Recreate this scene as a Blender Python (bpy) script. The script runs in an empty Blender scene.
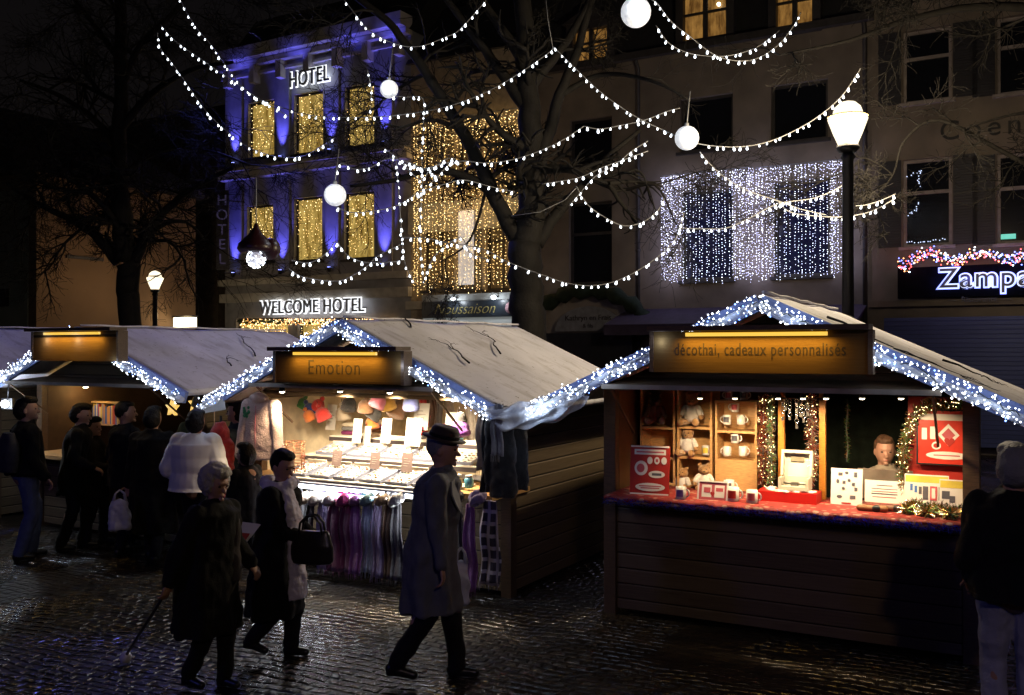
import bpy, bmesh, math, random
from mathutils import Vector, Matrix, noise
random.seed(7)
R = math.radians
sc = bpy.context.scene
COL = sc.collection
# ------------------------------------------------------------ camera
CAMH, F = 2.35, 930.0
cam_d = bpy.data.cameras.new('camera'); cam = bpy.data.objects.new('camera', cam_d); COL.objects.link(cam)
cam_d.lens = F * 36 / 1024; cam_d.sensor_width = 36; cam_d.clip_start = .1; cam_d.clip_end = 500
cam.location = (0, 0, CAMH); cam.rotation_euler = (R(90.15), 0, 0)
sc.camera = cam
# ------------------------------------------------------------ world: night sky over a town
w = bpy.data.worlds.new('World'); sc.world = w; w.use_nodes = True
nt = w.node_tree; bg = nt.nodes['Background']
tcw = nt.nodes.new('ShaderNodeTexCoord'); sx = nt.nodes.new('ShaderNodeSeparateXYZ'); rp = nt.nodes.new('ShaderNodeValToRGB')
nt.links.new(tcw.outputs['Generated'], sx.inputs[0]); nt.links.new(sx.outputs['Z'], rp.inputs[0]); nt.links.new(rp.outputs[0], bg.inputs[0])
rp.color_ramp.elements[0].position = 0; rp.color_ramp.elements[0].color = (.0050, .0040, .0040, 1)
rp.color_ramp.elements[1].position = .5; rp.color_ramp.elements[1].color = (.0030, .0027, .0030, 1)
bg.inputs[1].default_value = 1.0
# ------------------------------------------------------------ render settings
sc.render.engine = 'CYCLES'
sc.view_settings.view_transform = 'Standard'; sc.view_settings.look = 'None'; sc.view_settings.exposure = 0; sc.view_settings.gamma = 1
cy = sc.cycles
cy.use_denoising = True
try: cy.denoiser = 'OPENIMAGEDENOISE'
except Exception: pass
cy.max_bounces = 5; cy.diffuse_bounces = 3; cy.glossy_bounces = 3; cy.transmission_bounces = 4; cy.transparent_max_bounces = 6
cy.sample_clamp_indirect = 3; cy.sample_clamp_direct = 0; cy.use_light_tree = True; cy.caustics_reflective = False; cy.caustics_refractive = False

def lamp(name, loc, col, power, radius=.05, kind='POINT', rot=None, size=None, sizey=None, spot=None, parent=None, blend=.5):
    l = bpy.data.lights.new(name, kind); l.energy = power; l.color = col
    if kind == 'AREA':
        l.shape = 'RECTANGLE'; l.size = size; l.size_y = sizey
    else: l.shadow_soft_size = radius
    if kind == 'SPOT': l.spot_size = spot; l.spot_blend = blend
    o = bpy.data.objects.new(name, l); COL.objects.link(o); o.location = loc
    if rot: o.rotation_euler = rot
    if parent: o.parent = parent
    return o
def aim(o, target):
    o.rotation_euler = (Vector(target) - o.location).to_track_quat('-Z', 'Y').to_euler()
# blue floods: two of the market on the camera's side, one added behind the stalls
f1 = lamp('blue_flood_light', (-8.5, 1.5, 5.0), (.13, .15, 1), 150, .25, 'SPOT', spot=R(110)); aim(f1, (-2.5, 9, .8))
f3 = lamp('blue_flood_light', (-5.5, 20.0, 9.0), (.16, .17, 1), 620, .3, 'SPOT', spot=R(80)); aim(f3, (-3.5, 12, 2.4))  # unseen, added high behind the stalls to turn their roofs bluish
f2 = lamp('blue_flood_light', (2.5, -4, 5.0), (.16, .17, 1), 110, .25, 'SPOT', spot=R(50)); aim(f2, (2.7, 5.9, .6))

# ------------------------------------------------------------ helpers
def tag(o, label=None, cat=None, group=None, kind=None):
    if label: o['label'] = label
    if cat: o['category'] = cat
    if group: o['group'] = group
    if kind: o['kind'] = kind
    return o
def empty(name, loc=(0, 0, 0), rz=0, label=None, cat=None, group=None, kind=None):
    o = bpy.data.objects.new(name, None); COL.objects.link(o); o.location = loc; o.rotation_euler = (0, 0, rz)
    return tag(o, label, cat, group, kind)
def P(px, py, Y):
    return Vector(((px - 512) / F * Y, Y, CAMH - (py - 350) / F * Y))
C30, S30 = math.cos(R(30)), .5
class Frame:                      # a front line running to the right and towards the viewer by 30 degrees
    def __init__(s, ox, oy, deg=30): s.ang = -R(deg); c, q = math.cos(R(deg)), math.sin(R(deg)); s.o = Vector((ox, oy, 0)); s.u = Vector((c, -q, 0)); s.v = Vector((q, c, 0))
    def at(s, px, py, yl=0.0):
        d = Vector(((px - 512) / F, 1, 0)); t = (yl + s.o.dot(s.v)) / d.dot(s.v)
        p = d * t
        return Vector(((p - s.o).dot(s.u), yl, CAMH - (py - 350) / F * t))
    def world(s, x, y, z=0): return s.o + s.u * x + s.v * y + Vector((0, 0, z))

_m = {}
def mat(name, col=(.5, .5, .5), rough=.6, metal=0, emit=None, es=0, vary=.25, scale=6, bump=0, bscale=60, sheen=0, alpha=1, spec=.5, trans=0, stretch=None):
    if name in _m: return _m[name]
    m = bpy.data.materials.new(name); m.use_nodes = True; n = m.node_tree.nodes; L = m.node_tree.links
    b = n['Principled BSDF']; _m[name] = m
    b.inputs['Roughness'].default_value = rough; b.inputs['Metallic'].default_value = metal
    b.inputs['Base Color'].default_value = (*col, 1); b.inputs['Specular IOR Level'].default_value = spec
    if sheen: b.inputs['Sheen Weight'].default_value = sheen
    if trans: b.inputs['Transmission Weight'].default_value = trans
    if emit:
        b.inputs['Emission Color'].default_value = (*emit, 1); b.inputs['Emission Strength'].default_value = es
        m.cycles.emission_sampling = 'NONE'
    if alpha < 1: b.inputs['Alpha'].default_value = alpha
    tc = n.new('ShaderNodeTexCoord'); src = tc.outputs['Object']
    if stretch:
        mp = n.new('ShaderNodeMapping'); mp.inputs['Scale'].default_value = stretch; L.new(src, mp.inputs[0]); src = mp.outputs[0]
    if vary and not emit:
        t = n.new('ShaderNodeTexNoise'); t.inputs['Scale'].default_value = scale; t.inputs['Detail'].default_value = 5; L.new(src, t.inputs[0])
        r = n.new('ShaderNodeValToRGB'); r.color_ramp.elements[0].position = .3; r.color_ramp.elements[1].position = .72
        r.color_ramp.elements[0].color = (*[c * (1 - vary) for c in col], 1); r.color_ramp.elements[1].color = (*[min(1, c * (1 + vary)) for c in col], 1)
        L.new(t.outputs[0], r.inputs[0]); L.new(r.outputs[0], b.inputs['Base Color'])
    if bump:
        t2 = n.new('ShaderNodeTexNoise'); t2.inputs['Scale'].default_value = bscale; t2.inputs['Detail'].default_value = 3; L.new(src, t2.inputs[0])
        bp = n.new('ShaderNodeBump'); bp.inputs['Strength'].default_value = bump; bp.inputs['Distance'].default_value = .01
        L.new(t2.outputs[0], bp.inputs['Height']); L.new(bp.outputs[0], b.inputs['Normal'])
    return m
def plank(name, c1, c2, h=.14, rough=.55, axis='Z'):
    """Horizontal boards: a groove every h metres, each board its own tone and grain."""
    if name in _m: return _m[name]
    m = bpy.data.materials.new(name); m.use_nodes = True; n = m.node_tree.nodes; L = m.node_tree.links; b = n['Principled BSDF']; _m[name] = m
    tc = n.new('ShaderNodeTexCoord'); sp = n.new('ShaderNodeSeparateXYZ'); L.new(tc.outputs['Object'], sp.inputs[0])
    d = n.new('ShaderNodeMath'); d.operation = 'DIVIDE'; d.inputs[1].default_value = h; L.new(sp.outputs[axis], d.inputs[0])
    fl = n.new('ShaderNodeMath'); fl.operation = 'FLOOR'; L.new(d.outputs[0], fl.inputs[0])
    fr = n.new('ShaderNodeMath'); fr.operation = 'FRACT'; L.new(d.outputs[0], fr.inputs[0])
    wn = n.new('ShaderNodeTexWhiteNoise'); wn.noise_dimensions = '1D'; L.new(fl.outputs[0], wn.inputs['W'])
    mp = n.new('ShaderNodeMapping'); mp.inputs['Scale'].default_value = (2, 2, 40) if axis == 'Z' else (40, 2, 2); L.new(tc.outputs['Object'], mp.inputs[0])
    gr = n.new('ShaderNodeTexNoise'); gr.inputs['Scale'].default_value = 2; gr.inputs['Detail'].default_value = 6; L.new(mp.outputs[0], gr.inputs[0])
    ad = n.new('ShaderNodeMath'); ad.operation = 'MULTIPLY_ADD'; ad.inputs[1].default_value = .45; L.new(wn.outputs[0], ad.inputs[0]); L.new(gr.outputs[0], ad.inputs[2])
    rp = n.new('ShaderNodeValToRGB'); rp.color_ramp.elements[0].position = .35; rp.color_ramp.elements[1].position = .95
    rp.color_ramp.elements[0].color = (*c1, 1); rp.color_ramp.elements[1].color = (*c2, 1); L.new(ad.outputs[0], rp.inputs[0])
    gv = n.new('ShaderNodeMath'); gv.operation = 'LESS_THAN'; gv.inputs[1].default_value = .06; L.new(fr.outputs[0], gv.inputs[0])
    mx = n.new('ShaderNodeMixRGB'); mx.inputs[2].default_value = (*[c * .15 for c in c1], 1); L.new(gv.outputs[0], mx.inputs[0]); L.new(rp.outputs[0], mx.inputs[1])
    L.new(mx.outputs[0], b.inputs['Base Color']); b.inputs['Roughness'].default_value = rough
    pp = n.new('ShaderNodeMath'); pp.operation = 'PINGPONG'; pp.inputs[1].default_value = .5; L.new(fr.outputs[0], pp.inputs[0])
    mn = n.new('ShaderNodeMath'); mn.operation = 'MINIMUM'; mn.inputs[1].default_value = .1; L.new(pp.outputs[0], mn.inputs[0])
    m2 = n.new('ShaderNodeMath'); m2.operation = 'MULTIPLY_ADD'; m2.inputs[1].default_value = .02; L.new(gr.outputs[0], m2.inputs[0]); L.new(mn.outputs[0], m2.inputs[2])
    bp = n.new('ShaderNodeBump'); bp.inputs['Strength'].default_value = .8; bp.inputs['Distance'].default_value = .08; L.new(m2.outputs[0], bp.inputs['Height']); L.new(bp.outputs[0], b.inputs['Normal'])
    return m
def glow(name, col, s): return mat(name, (.8, .8, .8), emit=col, es=s, vary=0)

TS = bpy.data.scenes.new('work')          # a scratch scene for evaluating modifiers, removed at the end
def evaluated_mesh(t):
    TS.collection.objects.link(t); vl = TS.view_layers[0]; vl.update(); me = bpy.data.meshes.new_from_object(t.evaluated_get(vl.depsgraph)); TS.collection.objects.unlink(t); return me
class MB:
    def __init__(s): s.v = []; s.f = []; s.mi = []; s.sm = []; s.m = 0
    def add(s, vs, fs, smooth=False):
        b = len(s.v); s.v += [tuple(v) for v in vs]
        for f in fs: s.f.append(tuple(i + b for i in f)); s.mi.append(s.m); s.sm.append(smooth)
        return s
    def box(s, x0, x1, y0, y1, z0, z1, M=None):
        vs = [Vector((x, y, z)) for z in (z0, z1) for y in (y0, y1) for x in (x0, x1)]
        if M is not None: vs = [M @ v for v in vs]
        return s.add(vs, [(0, 2, 3, 1), (4, 5, 7, 6), (0, 1, 5, 4), (2, 6, 7, 3), (0, 4, 6, 2), (1, 3, 7, 5)])
    def bar(s, a, b, w, h=None, up=(0, 0, 1)):
        a, b = Vector(a), Vector(b); h = h or w; d = (b - a); Lh = d.length; d.normalize()
        upv = Vector(up); x = d.cross(upv)
        if x.length < 1e-3: x = d.cross(Vector((1, 0, 0)))
        x.normalize(); z = x.cross(d); M = Matrix((x, d, z)).transposed().to_4x4(); M.translation = a
        return s.box(-w / 2, w / 2, 0, Lh, -h / 2, h / 2, M)
    def tube(s, pts, rad, n=6, cap=True, flat=1.0, smooth=True):
        pts = [Vector(p) for p in pts]; k = len(pts)
        if not isinstance(rad, (list, tuple)): rad = [rad] * k
        vs = []; nrm = None
        for i, p in enumerate(pts):
            t = (pts[min(i + 1, k - 1)] - pts[max(i - 1, 0)])
            t = t.normalized() if t.length > 1e-9 else Vector((0, 0, 1))
            if nrm is None:
                nrm = t.cross(Vector((0, 0, 1)) if abs(t.z) < .9 else Vector((1, 0, 0))).normalized()
            nrm = (nrm - t * nrm.dot(t)); nrm = nrm.normalized() if nrm.length > 1e-6 else t.orthogonal().normalized()
            b = t.cross(nrm)
            for j in range(n):
                a = 2 * math.pi * j / n; vs.append(p + (nrm * math.cos(a) + b * math.sin(a) * flat) * rad[i])
        fs = [(i * n + j, i * n + (j + 1) % n, (i + 1) * n + (j + 1) % n, (i + 1) * n + j) for i in range(k - 1) for j in range(n)]
        if cap: fs += [tuple(range(n - 1, -1, -1)), tuple(range((k - 1) * n, k * n))]
        return s.add(vs, fs, smooth)
    def cap(s, a, b, ra, rb, n=12):               # capsule with two radii
        a, b = Vector(a), Vector(b); d = (b - a); Ln = max(d.length, 1e-5); d = d / Ln
        pts = []; rr = []
        for q in (0, .25, .5, .75): t = q * math.pi / 2; pts.append(a - d * ra * math.cos(t)); rr.append(max(ra * math.sin(t), ra * .05))
        pts += [a, b]; rr += [ra, rb]
        for q in (.75, .5, .25, 0): t = q * math.pi / 2; pts.append(b + d * rb * math.cos(t)); rr.append(max(rb * math.sin(t), rb * .05))
        return s.tube(pts, rr, n)
    def ell(s, c, r, M=None, n=12, k=8):
        vs = []; c = Vector(c)
        for i in range(k + 1):
            th = math.pi * i / k
            for j in range(n):
                ph = 2 * math.pi * j / n
                v = Vector((r[0] * math.sin(th) * math.cos(ph), r[1] * math.sin(th) * math.sin(ph), r[2] * math.cos(th)))
                if 0 < i < k or j == 0: vs.append(c + (M @ v if M is not None else v))
        def ix(i, j): return 0 if i == 0 else (1 + (k - 1) * n if i == k else 1 + (i - 1) * n + j % n)
        fs = []
        for i in range(k):
            for j in range(n):
                q = [ix(i, j), ix(i + 1, j), ix(i + 1, j + 1), ix(i, j + 1)]
                o = []
                for x in q:
                    if x not in o: o.append(x)
                fs.append(tuple(o))
        return s.add(vs, fs, True)
    def lathe(s, c, prof, n=16, M=None, smooth=True):   # prof: (r, z) list
        c = Vector(c); vs = []
        for r_, z in prof:
            for j in range(n):
                a = 2 * math.pi * j / n; v = Vector((r_ * math.cos(a), r_ * math.sin(a), z)); vs.append(c + (M @ v if M is not None else v))
        k = len(prof)
        fs = [(i * n + j, i * n + (j + 1) % n, (i + 1) * n + (j + 1) % n, (i + 1) * n + j) for i in range(k - 1) for j in range(n)]
        fs += [tuple(range(n - 1, -1, -1)), tuple(range((k - 1) * n, k * n))]
        return s.add(vs, fs, smooth)
    def octa(s, c, r):
        x, y, z = c
        return s.add([(x + r, y, z), (x - r, y, z), (x, y + r, z), (x, y - r, z), (x, y, z + r), (x, y, z - r)],
                     [(0, 2, 4), (2, 1, 4), (1, 3, 4), (3, 0, 4), (2, 0, 5), (1, 2, 5), (3, 1, 5), (0, 3, 5)])
    def poly(s, pts, th):                         # pts: closed outline (Vectors), extruded by vector th
        k = len(pts); th = Vector(th); vs = [Vector(p) for p in pts] + [Vector(p) + th for p in pts]
        return s.add(vs, [tuple(range(k - 1, -1, -1)), tuple(range(k, 2 * k))] + [(i, (i + 1) % k, k + (i + 1) % k, k + i) for i in range(k)])
    def build(s, name, mats, parent=None, loc=None):
        me = bpy.data.meshes.new(name); me.from_pydata(s.v, [], s.f)
        for m in (mats if isinstance(mats, (list, tuple)) else [mats]): me.materials.append(m)
        me.polygons.foreach_set('material_index', s.mi); me.polygons.foreach_set('use_smooth', s.sm); me.update()
        o = bpy.data.objects.new(name, me); COL.objects.link(o)
        if parent: o.parent = parent
        if loc: o.location = loc
        return o
def fix_normals(o):
    bm = bmesh.new(); bm.from_mesh(o.data); bmesh.ops.recalc_face_normals(bm, faces=bm.faces[:]); bm.to_mesh(o.data); bm.free()
def remesh(mb, voxel, name, m, parent=None, wob=0, wscale=6, smooth=2, fold=None):
    """One continuous skin over overlapping closed shapes."""
    t = mb.build('tmp', m); COL.objects.unlink(t)
    fix_normals(t)
    md = t.modifiers.new('r', 'REMESH'); md.mode = 'VOXEL'; md.voxel_size = voxel; md.use_smooth_shade = True
    if smooth:
        s2 = t.modifiers.new('s', 'SMOOTH'); s2.iterations = smooth; s2.factor = .5
    me = evaluated_mesh(t); me.name = name
    bpy.data.objects.remove(t)
    if wob or fold:
        off = Vector((random.random() * 50, random.random() * 50, 3))
        n_ = len(me.vertices); nr = [0.0] * (3 * n_); me.vertex_normals.foreach_get('vector', nr); cs = [0.0] * (3 * n_); me.vertices.foreach_get('co', cs)
        for i in range(n_):
            c_ = Vector(cs[3 * i:3 * i + 3]); d = noise.noise(c_ * wscale + off) * wob + noise.noise(c_ * wscale * 2.3 + off) * wob * .5
            if fold: d += fold(c_)
            for q in (0, 1, 2): cs[3 * i + q] += nr[3 * i + q] * d
        me.vertices.foreach_set('co', cs); me.update()
    for p in me.polygons: p.use_smooth = True
    me.materials.clear()
    for mm in (m if isinstance(m, (list, tuple)) else [m]): me.materials.append(mm)
    o = bpy.data.objects.new(name, me); COL.objects.link(o)
    if parent: o.parent = parent
    return o
def text(name, s, size, m, loc, rot, parent=None, extrude=.01, offset=0, align='CENTER', space=1.0, bevel=0, shear=0):
    c = bpy.data.curves.new(name, 'FONT'); c.body = s; c.size = size; c.extrude = extrude; c.offset = offset; c.align_x = align; c.align_y = 'CENTER'
    c.space_character = space; c.bevel_depth = bevel; c.shear = shear
    t = bpy.data.objects.new('tmp', c); c.materials.append(m)
    me = evaluated_mesh(t); me.name = name
    bpy.data.objects.remove(t); bpy.data.curves.remove(c)
    me.materials.clear(); me.materials.append(m)
    o = bpy.data.objects.new(name, me); COL.objects.link(o); o.location = loc; o.rotation_euler = rot
    if parent: o.parent = parent
    return o
FRONT = (R(90), 0, 0)              # text facing local -y

# ------------------------------------------------------------ materials
M_led = glow('led_cool', (.82, .90, 1), 9)
M_ledb = glow('led_blue', (.15, .30, 1), 5)
M_bulb = glow('bulb_white', (.82, .91, 1), 5)
M_gold = glow('led_gold', (1, .62, .2), 3.2)
M_goldb = glow('led_gold_bright', (1, .74, .34), 7)
M_white = glow('led_curtain_white', (.62, .64, 1), 3.4)
M_whiteb = glow('led_curtain_bright', (.8, .84, 1), 6)
M_cable = mat('cable', (.25, .25, .25), .5)
M_bark = mat('bark', (.013, .011, .009), .8, bump=.8, bscale=30, scale=8, spec=.3)
M_dark = mat('dark_metal', (.012, .012, .014), .4)
M_wood = plank('stall_boards', (.10, .068, .036), (.175, .12, .064), .135, .7)
M_woodin = plank('inner_boards', (.35, .24, .12), (.5, .36, .20), .12)
M_beam = mat('beam_wood', (.10, .058, .03), .5, stretch=(2, 20, 20), vary=.35, bump=.3)
M_pine = mat('pine', (.62, .36, .14), .45, stretch=(3, 3, 18), vary=.2)
def tarp_material():
    m = mat('roof_cover', (.70, .69, .76), .75, vary=.13, scale=1.3, bump=.6, bscale=7); n = m.node_tree.nodes; L = m.node_tree.links; b = n['Principled BSDF']
    src = b.inputs['Base Color'].links[0].from_socket; tc = n.new('ShaderNodeTexCoord')
    def layer(src, scale, lo, hi, col, fac, stretch=(1, 1, 1)):
        mp = n.new('ShaderNodeMapping'); mp.inputs['Scale'].default_value = stretch; L.new(tc.outputs['Object'], mp.inputs[0])
        t = n.new('ShaderNodeTexNoise'); t.inputs['Scale'].default_value = scale; t.inputs['Detail'].default_value = 6; L.new(mp.outputs[0], t.inputs[0])
        r = n.new('ShaderNodeMapRange'); r.inputs[1].default_value = lo; r.inputs[2].default_value = hi; r.inputs[4].default_value = fac; L.new(t.outputs[0], r.inputs[0])
        x = n.new('ShaderNodeMixRGB'); x.inputs[2].default_value = (*col, 1); L.new(r.outputs[0], x.inputs[0]); L.new(src, x.inputs[1]); return x.outputs[0]
    s = layer(src, 2.2, .52, .72, (.30, .27, .25), .55, (1, 3, 1)); s = layer(s, 26, .66, .72, (.10, .08, .06), .8); s = layer(s, 7, .60, .80, (.36, .33, .30), .5, (3, 1, 1))
    L.new(s, b.inputs['Base Color']); return m
M_tarp = tarp_material()
M_strip = glow('sign_strip', (1, .60, .05), 1.05)
M_sign = plank('sign_boards', (.13, .075, .025), (.17, .10, .034), .5, .9)
M_sign.node_tree.nodes['Principled BSDF'].inputs['Specular IOR Level'].default_value = .08
M_letter = mat('carved_letter', (.02, .012, .006), .6)
M_tulle = mat('tulle', (.82, .86, .95), .8, alpha=.5, vary=.25, scale=14, bump=1, bscale=40)
M_blue = mat('blue_fascia', (.15, .20, .42), .6)
# ------------------------------------------------------------ ground: wet cobbles
def ground_material():
    m = bpy.data.materials.new('wet_cobbles'); m.use_nodes = True; n = m.node_tree.nodes; L = m.node_tree.links; b = n['Principled BSDF']
    tc = n.new('ShaderNodeTexCoord')
    wv = n.new('ShaderNodeTexNoise'); wv.inputs['Scale'].default_value = 1.2; wv.inputs['Detail'].default_value = 2; L.new(tc.outputs['Object'], wv.inputs[0])
    mxv = n.new('ShaderNodeVectorMath'); mxv.operation = 'MULTIPLY_ADD'; mxv.inputs[1].default_value = (.30, .30, 0); L.new(wv.outputs['Color'], mxv.inputs[0]); L.new(tc.outputs['Object'], mxv.inputs[2])
    mp = n.new('ShaderNodeMapping'); mp.inputs['Rotation'].default_value = (0, 0, R(24)); L.new(mxv.outputs[0], mp.inputs[0])
    br = n.new('ShaderNodeTexBrick'); br.inputs['Scale'].default_value = 1; br.inputs['Brick Width'].default_value = .14; br.inputs['Row Height'].default_value = .09
    br.inputs['Mortar Size'].default_value = .010; br.inputs['Mortar Smooth'].default_value = 1; br.inputs['Bias'].default_value = 0
    br.inputs['Color1'].default_value = (.030, .022, .015, 1); br.inputs['Color2'].default_value = (.010, .009, .008, 1); br.inputs['Mortar'].default_value = (.010, .009, .008, 1)
    L.new(mp.outputs[0], br.inputs[0]); L.new(br.outputs['Color'], b.inputs['Base Color'])
    # rounded cobble heads: broad falloff round every joint
    br2 = n.new('ShaderNodeTexBrick')
    for k_, v_ in (('Scale', 1), ('Brick Width', .14), ('Row Height', .09), ('Mortar Size', .030), ('Mortar Smooth', 1)): br2.inputs[k_].default_value = v_
    br2.inputs['Color1'].default_value = (0, 0, 0, 1); br2.inputs['Color2'].default_value = (1, 1, 1, 1); br2.inputs['Mortar'].default_value = (0, 0, 0, 1)
    L.new(mp.outputs[0], br2.inputs[0])
    inv = n.new('ShaderNodeMath'); inv.operation = 'SUBTRACT'; inv.inputs[0].default_value = 1; L.new(br2.outputs['Fac'], inv.inputs[1])
    ns = n.new('ShaderNodeTexNoise'); ns.inputs['Scale'].default_value = 16; ns.inputs['Detail'].default_value = 4; L.new(tc.outputs['Object'], ns.inputs[0])
    ns2 = n.new('ShaderNodeTexNoise'); ns2.inputs['Scale'].default_value = 70; ns2.inputs['Detail'].default_value = 2; L.new(tc.outputs['Object'], ns2.inputs[0])
    a1 = n.new('ShaderNodeMath'); a1.operation = 'MULTIPLY_ADD'; a1.inputs[1].default_value = 1.5; L.new(ns.outputs[0], a1.inputs[0]); L.new(inv.outputs[0], a1.inputs[2])
    a3 = n.new('ShaderNodeMath'); a3.operation = 'MULTIPLY_ADD'; a3.inputs[1].default_value = .55; L.new(br2.outputs['Color'], a3.inputs[0]); L.new(a1.outputs[0], a3.inputs[2])
    a2 = n.new('ShaderNodeMath'); a2.operation = 'MULTIPLY_ADD'; a2.inputs[1].default_value = .28; L.new(ns2.outputs[0], a2.inputs[0]); L.new(a3.outputs[0], a2.inputs[2])
    bp = n.new('ShaderNodeBump'); bp.inputs['Strength'].default_value = 1; bp.inputs['Distance'].default_value = .026; L.new(a2.outputs[0], bp.inputs['Height']); L.new(bp.outputs[0], b.inputs['Normal'])
    # wetness differs from patch to patch
    n3 = n.new('ShaderNodeTexNoise'); n3.inputs['Scale'].default_value = .9; n3.inputs['Detail'].default_value = 4; L.new(tc.outputs['Object'], n3.inputs[0])
    rr = n.new('ShaderNodeMapRange'); rr.inputs[1].default_value = .35; rr.inputs[2].default_value = .65; rr.inputs[3].default_value = .14; rr.inputs[4].default_value = .36
    L.new(n3.outputs[0], rr.inputs[0]); b.inputs['Specular IOR Level'].default_value = .85; L.new(rr.outputs[0], b.inputs['Roughness']); 
    pz = n.new('ShaderNodeMapRange'); pz.inputs[1].default_value = .42; pz.inputs[2].default_value = .60; pz.inputs[3].default_value = .35; pz.inputs[4].default_value = 1.0; L.new(n3.outputs[0], pz.inputs[0]); L.new(pz.outputs[0], bp.inputs['Strength'])
    return m
g = MB(); g.add([(-90, -40, 0), (90, -40, 0), (90, 140, 0), (-90, 140, 0)], [(0, 1, 2, 3)])
tag(g.build('ground', ground_material()), 'wet dark cobblestone square shining under the market lights', None, None, 'structure')

# ------------------------------------------------------------ facades
FA = Frame(-6.8, 31.0)
M_hotel = mat('hotel_render', (.25, .25, .27), .8, scale=2, bump=.2)
M_band = mat('hotel_band', (.42, .40, .37), .7, scale=3)
M_ground_floor = mat('hotel_ground_floor', (.42, .34, .25), .7, scale=2)
M_wallr = mat('mauve_render', (.20, .165, .135), .85, scale=1.2, vary=.28, bump=.2)
M_wallr2 = mat('brown_render', (.21, .17, .135), .85, scale=1.2, vary=.28, bump=.2)
M_shutter = plank('shutter_slats', (.018, .016, .018), (.026, .024, .026), .06)
M_frame = mat('window_frame', (.32, .27, .25), .6)
M_framed = mat('dark_window_frame', (.04, .035, .035), .6)
M_glass = mat('window_glass', (.010, .011, .016), .12, vary=0)
M_navy = mat('navy_glass', (.008, .008, .035), .2, vary=0)
M_roof = mat('slate_roof', (.02, .019, .020), .7)
M_beige = mat('beige_render', (.17, .105, .06), .85, scale=.8, vary=.15, bump=.25, bscale=12)
M_grey = mat('front_light_tint', (.20, .215, .19), .85, scale=1)  # grey-green stands for the different light on the beige building's front
def amber(name, a, b, s):
    m = bpy.data.materials.new(name); m.use_nodes = True; n = m.node_tree.nodes; L = m.node_tree.links; p = n['Principled BSDF']
    t = n.new('ShaderNodeTexNoise'); tc = n.new('ShaderNodeTexCoord'); t.inputs['Scale'].default_value = 3.2; t.inputs['Detail'].default_value = 6; t.inputs['Roughness'].default_value = .7
    mp = n.new('ShaderNodeMapping'); mp.inputs['Scale'].default_value = (2.2, 1, .45); L.new(tc.outputs['Object'], mp.inputs[0]); L.new(mp.outputs[0], t.inputs[0]); r = n.new('ShaderNodeValToRGB'); r.color_ramp.elements[0].position = .38; r.color_ramp.elements[1].position = .68
    r.color_ramp.elements[0].color = (*a, 1); r.color_ramp.elements[1].color = (*b, 1); L.new(t.outputs[0], r.inputs[0]); L.new(r.outputs[0], p.inputs['Emission Color'])
    p.inputs['Emission Strength'].default_value = s; p.inputs['Base Color'].default_value = (.1, .07, .03, 1); m.cycles.emission_sampling = 'NONE'; return m
M_amber = amber('lit_gold_room', (.22, .13, .02), (.75, .52, .14), .8)
M_amberd = amber('dim_gold_room', (.02, .012, .005), (.12, .07, .025), .6)
M_room = amber('lit_room', (.10, .04, .008), (.60, .30, .07), .6)

def curtain(mb, x0, x1, z0, z1, y, dx, dz, r, mats=2, wob=.012, skip=0.0, bright=.25):
    n = max(1, int((x1 - x0) / dx))
    for i in range(n + 1):
        x = x0 + (x1 - x0) * i / n + random.uniform(-.3, .3) * dx; z = z1 - random.random() * dz; zb = z0 + random.random() * dz * 3
        while z > zb:
            if random.random() > skip:
                mb.m = 1 if (mats > 1 and random.random() < bright) else 0
                mb.octa((x + random.uniform(-wob, wob), y + random.uniform(-.02, .02), z), r * random.uniform(.7, 1.25))
            z -= dz * random.uniform(.6, 1.4)
def wall(mb, x0, x1, z0, z1, holes, y0, y1):
    xs = sorted({x0, x1, *[h[0] for h in holes], *[h[1] for h in holes]}); zs = sorted({z0, z1, *[h[2] for h in holes], *[h[3] for h in holes]})
    xs = [x for x in xs if x0 <= x <= x1]; zs = [z for z in zs if z0 <= z <= z1]
    for za, zb in zip(zs, zs[1:]):
        run = None
        for xa, xb in zip(xs, xs[1:]):
            cx, cz = (xa + xb) / 2, (za + zb) / 2
            if any(h[0] < cx < h[1] and h[2] < cz < h[3] for h in holes):
                if run is not None: mb.box(run, xa, y0, y1, za, zb); run = None
            elif run is None: run = xa
        if run is not None: mb.box(run, x1, y0, y1, za, zb)
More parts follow.
